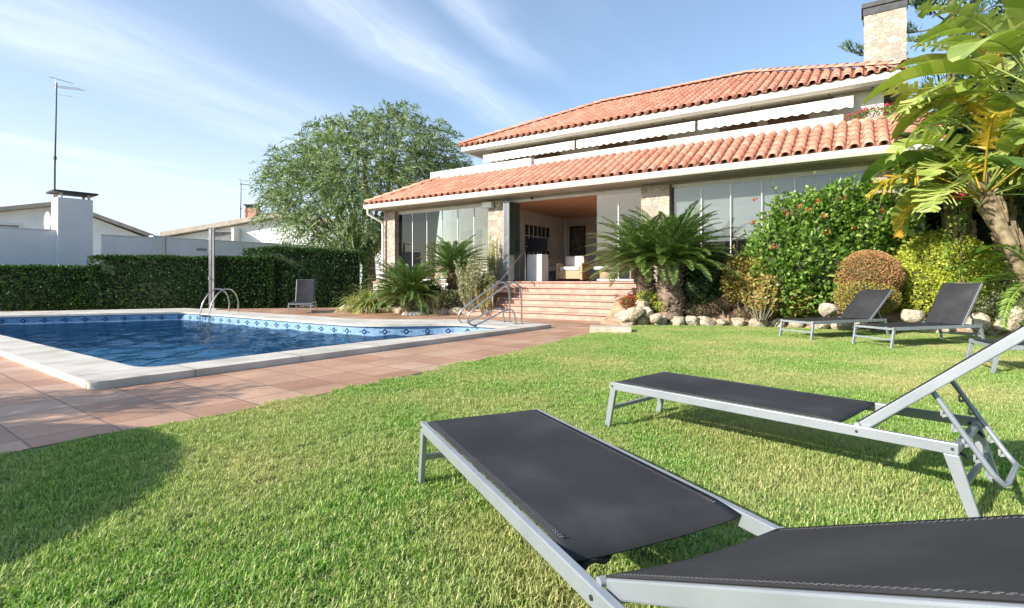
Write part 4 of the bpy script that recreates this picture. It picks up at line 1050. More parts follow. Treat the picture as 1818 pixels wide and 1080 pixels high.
# ---- feathery tree behind the hedge
def sprays(P, D, Ls, r, nl=12, ll=.16, lw=.028, dr=.5, spread=.75):
    n=len(P); D=unit(D); S=unit(np.cross(D, r.normal(size=(n,3)))); parts=[]
    for k in range(nl):
        t=(k+1)/nl; Q=P+D*(Ls*t)[:,None]+np.array([0,0,-1.])*(dr*Ls*t*t)[:,None]
        sg = 1 if k%2 else -1
        dd = D*(1-spread*.5)+S*sg*spread+np.array([0,0,-1])*dr*t+r.normal(size=(n,3))*.15
        parts.append(leaf_arrays(Q, dd, ll*r.uniform(.7,1.3,n), lw*r.uniform(.8,1.2,n), r, .1,.1))
    return join(parts)
def limb(mb, p, q, r0, r1, bend, rr, n=6, sides=7):
    p,q=Vector(p),Vector(q); pts=[]; off=Vector((rr.uniform(-1,1),rr.uniform(-1,1),rr.uniform(.0,.8)))*bend
    for i in range(n+1): t=i/n; pts.append(p.lerp(q,t)+off*math.sin(math.pi*t))
    mb.tube(pts,[r0+(r1-r0)*i/n for i in range(n+1)],sides)
def feather_tree():
    Y0=27.5; base=GD(655,Y0); r=np.random.default_rng(5); rr=random.Random(5)
    t=empty('feathery_tree', base, label='large feathery grey green tree with drooping sprays behind the hedge', cat='tree')
    k=Y0/FPX
    # clump centres measured on the crown: px, py, radius in px, depth offset
    cl=[(505,300,36,0),(480,335,26,.5),(500,372,34,0),(545,262,36,.6),(560,305,48,-.8),(535,345,42,-1.5),(585,245,34,0),(610,280,52,-1.6),(590,340,52,-2),(560,395,36,-1.2),
        (600,400,44,-2),(640,440,36,-2.2),(605,440,30,-1.6),(640,230,36,0),(665,265,50,-1.6),(650,330,58,-2.6),(655,390,48,-2.6),(690,215,30,.3),(715,220,36,0),(720,270,52,-1.6),(715,335,56,-2.2),(700,390,40,-2),
        (765,235,30,.4),(765,275,44,-.6),(775,310,44,-.8),(795,255,24,.8),(806,290,24,.6),(745,300,50,1.5),(650,300,60,2.5),(600,330,50,2.5),(700,300,60,2.5),(560,290,44,2.2),(675,420,36,-1.5)]
    P=[];D=[]; mb=MB(); fork=Vector((0,0,2.4)); limb(mb,(0,0,-.1),fork,.42,.30,.1,rr)
    for (px,py,rp,dy) in cl:
        c=np.array([(px-655)*k, dy, CAMH+(HY-py)*k]); R_=rp*k*.98
        n=int(80*(R_/1.15)**2)
        N=unit(r.normal(size=(n,3))); f=r.random(n)**.4
        ctr=np.array([0,0,5.5]); q=c+N*(R_*f)[:,None]*np.array([1,1,.85])
        out=unit(q-ctr); P.append(q); D.append(out*.9+N*.45+r.normal(size=(n,3))*.35+np.array([0,0,.35]))
        a=fork+Vector((rr.uniform(-.1,.1),rr.uniform(-.1,.1),rr.uniform(-.6,0))); mid=a.lerp(Vector(c),.5)+Vector((0,0,-.3))
        mb.tube([a,a.lerp(mid,.5)+Vector((rr.uniform(-.2,.2),rr.uniform(-.2,.2),.1)),mid,mid.lerp(Vector(c),.6)+Vector((rr.uniform(-.2,.2),0,.1)),Vector(c)+Vector(out[0])*R_*.3],[.13,.10,.07,.045,.02],6)
        for _ in range(5):
            e=Vector(c)+Vector(unit(r.normal(size=3)))*R_*.8; mb.tube([mid.lerp(Vector(c),.7),mid.lerp(e,.75),e],[.03,.02,.008],5)
    mb.build('trunk', M['bark'], t)
    P=np.concatenate(P);D=np.concatenate(D)
    V,F=sprays(P,D,r.uniform(.45,.95,len(P)),r,13,.27,.05,.6)
    link('crown', npmesh('crown',V,F,[L_['feather']]), t)
feather_tree()

# ---- conifer behind the house
def conifer(px,Y0,H_,label,seed,z0=4.0,maxr=6.2):
    base=GD(px,Y0); r=np.random.default_rng(seed); rr=random.Random(seed)
    t=empty('conifer', base, label=label, cat='tree')
    mb=MB(); mb.tube([(0,0,-.1),(0,0,H_*.5),(.1,0,H_)],[.34,.24,.03],10)
    P=[];D=[]; z=z0; lv=0
    while z<H_-.4:
        Rr=maxr*min(1,(H_-z)/(H_-z0)*1.25)*.98; nb=5; a0=rr.uniform(0,6.28)
        for b_ in range(nb):
            a=a0+b_*2*math.pi/nb+rr.uniform(-.15,.15); d=Vector((math.cos(a),math.sin(a),0)); sd_=Vector((-d.y,d.x,0)); Lb=Rr*rr.uniform(.8,1.05)
            pts=[d*(Lb*u)+Vector((0,0,z+.10*Lb*u-.0*u+.35*(u**3)+(-.25*math.sin(u*3.1)))) for u in np.linspace(0,1,7)]
            mb.tube(pts,[.075*(1-u*.8)*(Rr/maxr)+.008 for u in np.linspace(0,1,7)],6)
            for u in np.arange(.42,1.0,.062):
                c=pts[int(u*6)].lerp(pts[min(6,int(u*6)+1)],u*6-int(u*6)); bl=.95*(1.05-u)**.5*Rr/maxr+.25
                for sg in (-1,1):
                    e=(sd_*sg*.8+d*.75).normalized()
                    m=22; tt=r.random(m); q=np.array(c)[None]+np.outer(tt,np.array(e)*bl); q[:,2]+=.22*tt**2
                    P.append(q); D.append(np.tile(np.array(e)*.45+np.array([0,0,.8]),(m,1))+r.normal(size=(m,3))*.3)
        z+=rr.uniform(1.35,1.7)*(1 if z<H_*.7 else .8); lv+=1
    mb.build('trunk', M['bark'], t)
    P=np.concatenate(P);D=np.concatenate(D); n=len(P)
    V,F=leaf_arrays(P,D,r.uniform(.22,.42,n),r.uniform(.035,.06,n),r,.1,.0)
    link('crown', npmesh('crown',V,F,[L_['pine']]), t)
conifer(1690,24,19,'tall conifer with tiered horizontal branches behind the stone chimney',31,z0=5.2)

# ---- cycads
def frond(r, p, az, el, L, width=.17, n=34, droop=1.0, vee=.5):
    d=np.array([math.cos(az),math.sin(az)]); pts=[]; a=el; q=np.array([0.,0.]); s=L/n; out=[(q.copy(),a)]
    for i in range(n): q=q+s*np.array([math.cos(a),math.sin(a)]); a-=droop*s*(.5+1.2*i/n)/L*1.25; out.append((q.copy(),a))
    C=np.array([[p[0]+d[0]*o[0][0],p[1]+d[1]*o[0][0],p[2]+o[0][1]] for o in out]); T=np.array([[d[0]*math.cos(o[1]),d[1]*math.cos(o[1]),math.sin(o[1])] for o in out])
    S=np.array([-d[1],d[0],0.]); U=np.cross(T,S); U*=np.sign(U[:,2:3]+1e-9); i0=5
    parts=[]; u=np.linspace(0,1,n+1)[i0:]; wl=width*np.sin(np.pi*np.clip(.12+.86*u,0,1))**.6*1.0
    for sg in (-1,1):
        dd=T[i0:]*.85+S*sg*.75+U[i0:]*vee*.7
        parts.append(leaf_arrays(C[i0:],dd+r.normal(size=dd.shape)*.05,wl*r.uniform(.9,1.1,len(wl)),np.full(len(wl),L/n*.8),r,.12,.08,S=np.cross(dd,U[i0:])))
    # rachis
    w=.010; V=np.concatenate([C+S*w,C-S*w]); m=n+1; F=[]
    for i in range(n): F+=[[i,i+1,m+i+1],[i,m+i+1,m+i]]
    parts.append((V,np.array(F))); return join(parts)
def cycad(p, L, nf, label, seed, trunk=0.0, tr=.2, elr=(.05,1.25), droop=1.0, lean=(0,0), mat='cycad', name='cycad', cat='palm', group=None):
    r=np.random.default_rng(seed); t=empty(name,p,label=label,cat=cat,group=group)
    if trunk>0:
        mb=MB(); k=9; pts=[(lean[0]*i/k,lean[1]*i/k,-.15+(trunk+.15)*i/k) for i in range(k+1)]
        mb.tube(pts,[tr*(1.0+.12*math.sin(i*2.1)) for i in range(k+1)],14)
        q=random.Random(seed)                              # stubs of old leaf bases
        for j in range(int(trunk*190)):
            z=q.uniform(0,trunk); a=q.uniform(0,6.28); c=Vector((lean[0]*z/trunk+math.cos(a)*tr*.92,lean[1]*z/trunk+math.sin(a)*tr*.92,z))
            mb.beam(c,c+Vector((math.cos(a)*.07,math.sin(a)*.07,.06)),.05,.03)
        mb.build('trunk', stub, t)
    parts=[]
    for i in range(nf):
        u=(i+.5)/nf; el=elr[0]+(elr[1]-elr[0])*(1-u)**1.0; az=i*2.39996+r.uniform(-.2,.2)
        parts.append(frond(r,(lean[0]+.05*math.cos(az),lean[1]+.05*math.sin(az),trunk-.03+.10*(1-u)),az,el,L*r.uniform(.82,1.08),width=.19*L/1.3,droop=droop*r.uniform(.8,1.2)))
    V,F=join(parts); link('fronds',npmesh('fronds',V,F,[L_[mat]]),t); return t
stub = noisy('cycad_trunk',(.13,.085,.06),(.30,.22,.17),14,.95,.6,40)
# ground heights of the beds
def rock_d(s):
    pts=[]
    for (x,y) in ROCKLINE: 
        v=Vector((x-HO.x,y-HO.y)); pts.append(((v.x*.834-v.y*.552)/S_H,(v.x*.552+v.y*.834)/S_H))
    return pts
RL = np.array(sorted(rock_d(0)))
def bed_z(X,Y):
    v=(X-HO.x,Y-HO.y); s=(v[0]*.834-v[1]*.552)/S_H; d=(v[0]*.552+v[1]*.834)/S_H
    dr=np.interp(s,RL[:,0],RL[:,1]); t=max(0,min(1,(d-dr)/1.25)); return .06+.60*t*t*(3-2*t)
# right bed surface
mb=MB(); ss=np.linspace(.6,13,64); ks=np.linspace(-.12,1,16); vs=[]
for s in ss:
    d0=np.interp(s,RL[:,0],RL[:,1]); d1=.5 if s<7 else .5+(s-7)*1.5
    for k in ks:
        d=d0+(d1-d0)*k; p=H(s,d,0); z=bed_z(p.x,p.y) if k>0 else -.03; vs.append((p.x,p.y,z+.035*math.sin(7*s+3*d)*max(k,0)))
nk=len(ks); mb.add(vs,[[i*nk+j,i*nk+j+1,(i+1)*nk+j+1,(i+1)*nk+j][::-1] for i in range(len(ss)-1) for j in range(nk-1)],0,True)
tag(mb.build('planting_bed_soil',M['soil']),kind='structure')
# left bed surface
LB=[G(612,553.5),G(700,556),G(780,558),G(862,560)]
def lb(u): 
    x=u*3; i=min(2,int(x)); return LB[i].lerp(LB[i+1],x-i)
vs=[]; mb=MB()
for i in range(31):
    u=i/30; a=lb(u); b_=H(-9.9+5.95*u,.28,0)
    for j in range(9): t=j/8; p=a.lerp(b_,t); vs.append((p.x,p.y,-.02+ .62*min(1,(t*1.6))**.8+.03*math.sin(9*u+5*t)))
mb.add(vs,[[i*9+j,i*9+j+1,(i+1)*9+j+1,(i+1)*9+j][::-1] for i in range(30) for j in range(8)],0,True)
tag(mb.build('left_bed_soil',M['soil']),kind='structure')

cy=nm(1190,12.9,.30); cycad(cy,1.62,120,'large cycad on the thicker shaggy trunk right of the steps',41,trunk=1.22,tr=.27,elr=(.0,1.3),droop=.62)
cycad(nm(1150,13.3,.25),1.6,84,'cycad on the thinner shaggy trunk nearest the steps',42,trunk=1.22,tr=.22,elr=(.0,1.15),droop=.62,lean=(-.12,0))
cycad(nm(722,16.9,.42),1.5,110,'low spreading dark cycad in the left bed beside the agave',43,trunk=.12,tr=.2,elr=(.1,1.35),droop=.75)
cycad(nm(805,17.5,.45),1.3,100,'taller cycad in the left bed in front of the glass panels',44,trunk=.95,tr=.17,elr=(.0,1.3),droop=.6)
cycad(nm(1852,9.7,.5),1.5,30,'arching palm fronds low at the right edge beside the yellow bush',45,trunk=.55,tr=.12,elr=(-.1,1.1),droop=1.1,mat='bush')

# ---- rosettes of straps
def rosette(p,n,L,w,label,seed,mat='strap',name='agave',cat='plant',el=(.15,1.4),droop=1.3,seg=7):
    r=np.random.default_rng(seed); parts=[]
    for i in range(n):
        az=i*2.4+r.uniform(-.3,.3); a=r.uniform(*el); LL_=L*r.uniform(.6,1.1); d=np.array([math.cos(az),math.sin(az),0]); S=np.array([-d[1],d[0],0]); q=np.array([r.normal()*.06,r.normal()*.06,0.]); V=[];
        for k in range(seg+1):
            u=k/seg; ww=w*(1-u**1.5)*.5+.001; V+= [q+S*ww+np.array([0,0,ww*.4]),q-S*ww+np.array([0,0,ww*.4])]; q=q+LL_/seg*(d*math.cos(a)+np.array([0,0,math.sin(a)])); a-=droop/seg*(1+u)
        F=[]
        for k in range(seg): b_=2*k; F+=[[b_,b_+1,b_+3],[b_,b_+3,b_+2]]
        parts.append((np.array(V),np.array(F)))
    V,F=join(parts); o=link(name,npmesh(name,V,F,[L_[mat]]),None,p); return tag(o,label,cat)
rosette(nm(655,17.7,.15),220,1.25,.06,'variegated strap leaved plant spilling at the left end of the left bed',51)
rosette(nm(628,18.2,.08),130,1.0,.055,'smaller strap leaved clump beside the hedge foot',52)
rosette(nm(690,18.2,.5),60,.9,.05,'grey green spiky plant behind the low cycad',53,mat='pale',el=(.5,1.5),droop=.6)

# ---- bushes
def bush(name,label,blobs,mat,L,W,seed,n_per_m2=520,cat='bush',stem=True,core=.8,base=None,group=None,**k):
    r=np.random.default_rng(seed); A=[];C=[]
    if base is None: base=(blobs[0][0][0],blobs[0][0][1],blobs[0][0][2]-blobs[0][1][2])
    for c,rad in blobs:
        area=4*math.pi*((rad[0]*rad[1])**1.6/3+(rad[0]*rad[2])**1.6/3+(rad[1]*rad[2])**1.6/3)**(1/1.6)
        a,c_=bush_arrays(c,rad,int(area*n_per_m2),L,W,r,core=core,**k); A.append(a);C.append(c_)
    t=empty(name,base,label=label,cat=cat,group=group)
    foliage('foliage',A,C,[L_[mat] if isinstance(mat,str) else mat,M['core_shade']],t,origin=base)
    if stem:
        mb=MB(); q=random.Random(seed)
        for j in range(7): c=blobs[j%len(blobs)]; e=Vector(c[0])-Vector(base); s_=Vector((q.uniform(-.1,.1),q.uniform(-.1,.1),-.25)); mb.tube([s_,s_.lerp(e,.5)+Vector((q.uniform(-.1,.1),0,0)),e+Vector((q.uniform(-.3,.3),q.uniform(-.3,.3),0))],[.03,.02,.01],6)
        mb.build('stems',M['bark'],t)
    return t
Yb=11.7; kk=Yb/FPX
def bl(px,py,Y,rx,ry,rz): return ((*GD(px,Y).xy, CAMH+(HY-py)*Y/FPX),(rx,ry,rz))
bb=bush('hibiscus_bush','big glossy green flowering bush in front of the glass wall',[bl(1470,450,12.15,1.25,.7,1.25),bl(1405,460,12.25,.92,.6,1.08),bl(1548,405,12.1,.98,.6,.85),bl(1480,385,12.2,.82,.55,.80),bl(1415,395,12.35,.56,.5,.62),bl(1395,500,12.1,.6,.45,.5)],'bush',.12,.075,61,420,lamp=.42,lf=4.0,depth=.4,core=.68,upb=.4,shoots=12)
# red blossoms in it
r_=np.random.default_rng(9)
def blossoms(parent_base,pts,name,label,mat,seed,rad=.05,parent=None):
    r=np.random.default_rng(seed); A=[]
    for p in pts:
        n=9; P=np.tile(p,(n,1))+r.normal(size=(n,3))*rad*.4; A.append(leaf_arrays(P,r.normal(size=(n,3))+np.array([-.3,-.8,.4]),np.full(n,rad),np.full(n,rad*.8),r))
    V,F=join(A); V=V-np.array(parent_base); o=link(name,npmesh(name,V,F,[L_[mat]]),parent); return o
base=bb.location
pts=[np.array([*GD(px,11.15).xy,CAMH+(HY-py)*11.15/FPX])+r_.normal(size=3)*.03 for px,py in ((1340,350),(1420,366),(1432,372),(1448,362),(1340,398),(1395,380),(1502,350),(1465,420),(1375,440),(1520,400),(1560,372),(1462,385))]
blossoms(base,pts,'blossoms','',"red",4,.06,bb)
bush('clipped_bronze_bush','round clipped bronze brown bush behind the far loungers',[bl(1542,491,11.4,.64,.56,.55)],'brown',.04,.026,62,3600,lamp=.04,depth=.1,outb=1.2,core=.9)
bush('clipped_low_bush','low clipped olive bush under the bronze round bush',[bl(1539,528,11.25,.64,.5,.43)],'succ',.04,.026,63,3200,lamp=.05,depth=.1,core=.88)
bush('clipped_yellow_bush','large clipped yellow green bush behind the steepest lounger',[bl(1665,478,11.7,.98,.8,.85),bl(1722,495,11.4,.62,.6,.74),bl(1625,515,11.5,.5,.5,.55),bl(1690,520,11.2,.6,.5,.5)],'lime',.065,.045,64,1500,lamp=.10,depth=.18,core=.86,shoots=8)
bush('shaded_shrub','dark shaded shrub beyond the right corner of the house',[bl(1680,400,14.6,1.2,1.2,1.6),bl(1740,360,15,1.4,1.2,2.0),bl(1640,440,13.5,.5,.6,.7)],'dark',.10,.05,65,300)
bush('shaded_shrub','dark green shrub behind the banana plants at the right edge',[bl(1800,420,12.6,1.1,1.0,1.7),bl(1850,300,13.5,1.8,1.2,2.4)],'dark',.13,.06,66,260)
bush('shaded_shrub','dark shrub in the shade right of the two cycad trunks',[bl(1255,478,13.1,.62,.5,.55),bl(1290,500,12.9,.4,.4,.4),bl(1235,510,12.9,.4,.4,.35)],'dark',.09,.05,67,500)
bush('yellow_leaved_shrub','yellow and orange tinted leafy shrub between dark shrub and big bush',[bl(1322,500,12.5,.42,.35,.46),bl(1372,508,12.3,.5,.35,.6),bl(1402,528,12.1,.34,.3,.4),bl(1305,478,12.7,.25,.2,.28),bl(1345,485,12.5,.32,.25,.35)],'succ',.085,.045,68,1300,lamp=.3,depth=.45,core=.5,shoots=10)
bush('low_heather','low greyish heather cushions above the border rocks',[bl(1285,535,12.9,.5,.3,.22),bl(1235,550,13.0,.5,.25,.16),bl(1345,553,12.6,.5,.25,.13),bl(1410,553,12.4,.4,.2,.12)],'heather',.045,.016,69,2600,core=.8)
bush('red_orange_succulent','red orange succulent clump at the foot of the steps',[bl(1118,537,13.1,.22,.2,.16)],'red',.05,.03,70,1500)
bush('yellow_succulent','yellow green succulent mound at the foot of the cycad trunks',[bl(1150,533,13.1,.34,.25,.2),bl(1175,545,12.9,.2,.2,.12)],'lime',.05,.03,71,1300)
bush('dark_round_bush','small dark bush at the right edge behind the cut off lounger',[bl(1812,548,10.4,.38,.4,.42)],'bush',.045,.025,72,1400)
bush('garden_shrub','sunlit leafy shrub beside the yellow bush at the right edge',[bl(1775,520,10.9,.45,.4,.5),bl(1760,545,10.7,.42,.3,.28)],'pale',.06,.03,73,900,lamp=.25,core=.7)
# upright euphorbia in the left bed
def stems(p,n,h,spread,label,seed,mat='pale',leaf=.06,name='euphorbia_shrub'):
    r=np.random.default_rng(seed); q=random.Random(seed); t=empty(name,p,label=label,cat='shrub'); mb=MB(); P=[];D=[]
    for i in range(n):
        a=q.uniform(0,6.28); rd=q.uniform(0,spread); b_=Vector((math.cos(a)*rd*.3,math.sin(a)*rd*.3,-.1)); e=Vector((math.cos(a)*rd,math.sin(a)*rd,h*q.uniform(.55,1.05))); m=b_.lerp(e,.5)+Vector((math.cos(a)*.06,math.sin(a)*.06,-.03))
        mb.tube([b_,m,e],[.010,.008,.005],5)
        for k in range(48): u=q.uniform(.35,1.02); P.append(m.lerp(e,(u-.5)*2) if u>.5 else b_.lerp(m,u*2)); D.append((q.gauss(0,1),q.gauss(0,1),q.gauss(.6,.5)))
    mb.build('stems',noisy('pale_stem',(.22,.20,.13),(.36,.32,.22),10,.8),t)
    P=np.array(P);D=np.array(D); V,F=leaf_arrays(P,D,r.uniform(leaf*.6,leaf*1.2,len(P)),r.uniform(.4*leaf,.55*leaf,len(P)),r); link('foliage',npmesh('foliage',V,F,[L_[mat]]),t)
stems(nm(835,16.4,.25),60,1.45,.62,'upright pale stemmed shrub in the left bed next to the taller cycad',81,leaf=.085)
stems(nm(862,16.0,.15),34,.75,.4,'low leafy shrub at the right end of the left bed by the steps',82,mat='succ')
stems(nm(770,16.9,.1),44,.6,.55,'low pale shrub in front of the low cycad',83,leaf=.07)
stems(nm(725,16.7,.1),30,.5,.3,'thin stemmed shrub just above the white stone in the left bed',84)
stems(nm(1350,12.0,.3),40,.9,.45,'bare stemmed shrub among yellow leaves behind the border rocks',85,mat='succ',leaf=.10)
stems((*H(-4.35,.35,0).xy,.9),26,1.7,.22,'light green climber in front of the stone pillar beside the folded glass',86,mat='lime',name='climbing_plant')
bush('bed_shrub','low mixed olive shrub between the taller cycad and the stair rails',[bl(845,520,16.6,.42,.35,.36),bl(800,532,16.9,.45,.3,.3),bl(868,505,16.4,.3,.25,.35)],'pale',.09,.045,87,700,lamp=.3,depth=.5,core=.5)
bush('bed_shrub','low dark shrub filling under the two cycads of the left bed',[bl(760,520,17.6,.6,.4,.4),bl(700,525,17.6,.5,.4,.35)],'bush',.09,.045,88,500,lamp=.3,depth=.4,core=.6)
# terracotta pot
pt=empty('plant_pot',(*H(-4.2,-.15,0).xy,.60),label='terracotta pot with small green plant beside the stair handrail',cat='plant pot')
mb=MB(); mb.lathe([(0,0),(.17,0),(.25,.34),(.28,.34),(.28,.42),(.25,.42),(.235,.36),(0,.36)],(0,0,0),24); mb.build('pot',M['terracotta'],pt)
A,_=bush_arrays((0,0,.5),(.25,.25,.22),350,.08,.035,np.random.default_rng(3),core=0); link('plant',npmesh('plant',*A,[L_['dark']]),pt)
pt=empty('plant_pot',H(2.9,.3,1.0),label='small tan clay pot standing beside the yellow leaved shrub',cat='plant pot')
mb=MB(); mb.lathe([(0,0),(.12,0),(.20,.30),(.22,.30),(.22,.36),(.19,.36),(.18,.3),(0,.3)],(0,0,0),20); mb.build('pot',noisy('tan_clay',(.48,.28,.16),(.60,.40,.26),6,.8),pt)
A,_=bush_arrays((0,0,.5),(.25,.25,.25),300,.08,.035,np.random.default_rng(6),core=0); link('plant',npmesh('plant',*A,[L_['pale']]),pt)
# geraniums on the right end of the terrace
t=empty('flower_trough',H(6.2,2.35,5.02),HANG,label='long terracotta trough of red geraniums on the terrace edge',cat='flower trough')
mb=MB(); mb.box((-.85,-.12,0),(.85,.12,.18)); mb.build('trough',M['terracotta'],t,bevel=.01)
A,_=bush_arrays((0,0,.27),(.85,.16,.16),1500,.05,.04,np.random.default_rng(8),core=0); link('leaves',npmesh('leaves',*A,[L_['bush']]),t)
A,_=bush_arrays((0,-.03,.32),(.85,.17,.16),500,.05,.04,np.random.default_rng(9),core=0); link('blossoms',npmesh('blossoms',*A,[L_['pink']]),t)

# ---- giant bird-of-paradise / banana-like clumps at the right
def bigleafmat(name,c1,c2,c3):
    m=leafmat(name,[c1,c2,c3],.32,.4,.5,tcol=(1.25,1.4,.5)); return m
GL=[bigleafmat('banana_leaf_green',(.07,.15,.04),(.12,.22,.06),(.17,.28,.08)),bigleafmat('banana_leaf_lime',(.28,.36,.07),(.40,.46,.12),(.52,.55,.18)),bigleafmat('banana_leaf_golden',(.45,.32,.04),(.58,.42,.05),(.52,.28,.04)),bigleafmat('banana_leaf_olive',(.22,.30,.08),(.32,.40,.12),(.42,.48,.17))]
def bigleaf(r,p0,az,el,pet,L,w,droop,tear):
    d=np.array([math.cos(az),math.sin(az),0.]); S=np.array([-d[1],d[0],0.]); n=64; q=np.array(p0,float); a=el; C=[q.copy()];T=[]
    tot=pet+L
    for i in range(n):
        t=d*math.cos(a)+np.array([0,0,math.sin(a)]); T.append(t); q=q+t*tot/n; C.append(q.copy()); u=(i+1)/n
        a-= droop/n*(.25 if u<pet/tot else 1.5)
    T.append(T[-1]); C=np.array(C);T=np.array(T); U=np.cross(T,S); U*=np.where(U[:,2:3]<0,-1,1)
    parts=[]; m=len(C); i0=int(n*pet/tot)
    rr_=np.interp(np.arange(m),[0,i0,m-1],[.028,.016,.003])[:,None]
    V=np.concatenate([C+S*rr_,C-U*rr_,C-S*rr_,C+U*rr_*.5]); F=[]
    for k in range(4):
        k2=(k+1)%4
        for i in range(m-1): F+=[[k*m+i,k*m+i+1,k2*m+i+1],[k*m+i,k2*m+i+1,k2*m+i]]
    parts.append((V,np.array(F)))
    for sg in (-1,1):
        i=i0; fold=r.uniform(.1,.5); dr=r.uniform(.0,.25) if tear<.3 else r.uniform(.1,.5)
        while i<m-1:
            k=r.integers(1,3) if tear>r.random() else r.integers(2,6); j=min(i+k,m-1)
            dr2=np.clip(dr+r.normal()*(.12*(1+2*tear) if tear>.3 else .015),-.1,.9)
            def edge(ii,frac,lean):
                u=(ii-i0)/(m-1-i0+1e-6); ww=w*.5*min(1,(u/.10)**.6)*min(1,((1.02-u)/.45)**.5); 
                out=S*sg*math.cos(fold)+U[ii]*math.sin(fold)+T[ii]*.35
                return C[ii]+out*ww*frac-np.array([0,0,1])*ww*dr2*frac**2+T[ii]*lean
            gap=(.30 if tear>.3 else (.3 if r.random()<.06 else .0))*tot/n; V=[];
            for f_ in (0,.35,.7,1.0): V+=[edge(i,f_,0),edge(j,f_,-gap*f_)]
            F=[]
            for b_ in range(3): o_=b_*2; F+=[[o_,o_+1,o_+3],[o_,o_+3,o_+2]]
            parts.append((np.array(V),np.array(F))); i=j
    return join(parts)
def banana(p,top,nl,label,seed,L=1.5,azc=None,spreadaz=math.pi,gold=.08,tearp=.85,els=(.1,1.35),pets=(.7,1.3)):
    r=np.random.default_rng(seed); q=random.Random(seed); t=empty('banana_plant',p,label=label,cat='plant',group='giant bird-of-paradise plants')
    tp=Vector(top)-Vector(p); mb=MB(); limb(mb,(0,0,-.2),tp,.13,.10,.12,q,8,10)
    for j in range(70):
        u=q.uniform(0,1); a=q.uniform(0,6.28); c=Vector((0,0,0)).lerp(tp,u)+Vector((math.cos(a)*.13,math.sin(a)*.13,0)); d=tp.normalized()
        mb.beam(c,c+d*q.uniform(.2,.45)+Vector((math.cos(a)*.07,math.sin(a)*.07,0)),.07,.018)
    mb.build('trunk',noisy('fibrous_trunk',(.16,.12,.07),(.40,.31,.20),9,.9,.5,50),t)
    for i in range(nl):
        az=(azc if azc is not None else 0)+r.uniform(-spreadaz,spreadaz) if azc is not None else i*2.4+r.uniform(-.3,.3)
        el=els[0]+(els[1]-els[0])*((i+.5)/nl); g=0
        x=r.random(); g = 2 if x<gold else (1 if x<.48 else (3 if x<.84 else 0))
        Vv,Ff=bigleaf(r,tp-Vector((0,0,.1)),az,el,r.uniform(*pets),L*r.uniform(.8,1.15),r.uniform(.55,.85),r.uniform(1.1,2.0),(.97 if r.random()<tearp else .08))
        link('leaf',npmesh('leaf',Vv,Ff,[GL[g]]),t)
banana(nm(1865,9.9,.4),nm(1745,9.9,2.75),22,'leaning banana like plant with golden torn leaves low at the right edge',91,L=1.3,gold=.18,tearp=.85,els=(.1,1.3),pets=(.5,.9))
banana(nm(1800,11.2,.5),nm(1765,11.0,3.9),28,'tall banana like plant with lime leaves beside the end of the house',92,L=1.5,els=(-.1,1.3),pets=(.7,1.2))
banana(nm(1730,12.2,.5),nm(1700,12.0,3.3),26,'banana like plant nearest the house with shredded hanging leaves',93,L=1.3,els=(.0,1.2),gold=.05,tearp=.9,pets=(.5,.9))
banana(nm(1880,9.8,.4),nm(1850,9.6,4.6),24,'banana like plant with broad dark green leaves at the top right',94,L=1.8,els=(0,1.4),gold=.0,tearp=.6)
banana(nm(1700,11.4,.5),nm(1690,11.3,2.9),14,'shorter banana like plant filling the gap beside the house corner',98,L=1.2,els=(.35,1.3),pets=(.5,.9))
bush('shaded_shrub','tall dark tree crown filling the background at the top right',[bl(1800,200,14.5,1.4,1.2,2.2),bl(1850,90,14.8,1.4,1.2,1.8),bl(1745,250,14.6,.8,.8,1.3)],'dark',.16,.08,99,200)
banana(nm(1790,12.8,.5),nm(1790,12.6,5.4),28,'tallest banana like plant reaching the top right corner',95,L=1.7,els=(-.1,1.4),gold=.1,tearp=.7)
t=empty('bougainvillea',nm(1702,10.6,.5),label='thin climber with a pink blossom cluster below the golden leaf',cat='plant')
mb=MB(); z_=CAMH+(HY-343)*10.6/FPX-.5; mb.tube([(0,0,-.1),(.06,0,z_*.5),(0,0,z_)],[.014,.01,.006],6); mb.build('stems',M['bark'],t)
A,_=bush_arrays((0,0,z_),(.12,.12,.11),130,.06,.045,np.random.default_rng(2),core=0); link('blossoms',npmesh('blossoms',*A,[L_['pink']]),t)
A,_=bush_arrays((0,.05,z_*.6),(.2,.2,.9),240,.08,.045,np.random.default_rng(3),core=0); link('leaves',npmesh('leaves',*A,[L_['bush']]),t)
# off-frame tree whose shade falls on the paving at the left
def small_tree(p,label,seed):
    r=np.random.default_rng(seed); t=empty('garden_tree',p,label=label,cat='tree'); mb=MB(); q=random.Random(seed); limb(mb,(0,0,-.1),(0,0,1.7),.1,.07,.1,q)
    A=[]
    for i in range(9):
        c=np.array([q.uniform(-.8,.8),q.uniform(-.8,.8),2.4+q.uniform(-.4,.6)]); limb(mb,(0,0,1.6),c,.05,.015,.1,q)
        a,_=bush_arrays(c,(.55,.55,.42),650,.10,.05,r,core=0,depth=.9); A.append(a)
    mb.build('trunk',M['bark'],t); V,F=join(A); link('crown',npmesh('crown',V,F,[L_['bush']]),t)
small_tree((-8.25,1.55,0),'small round headed tree left of the camera shading the paving',97)

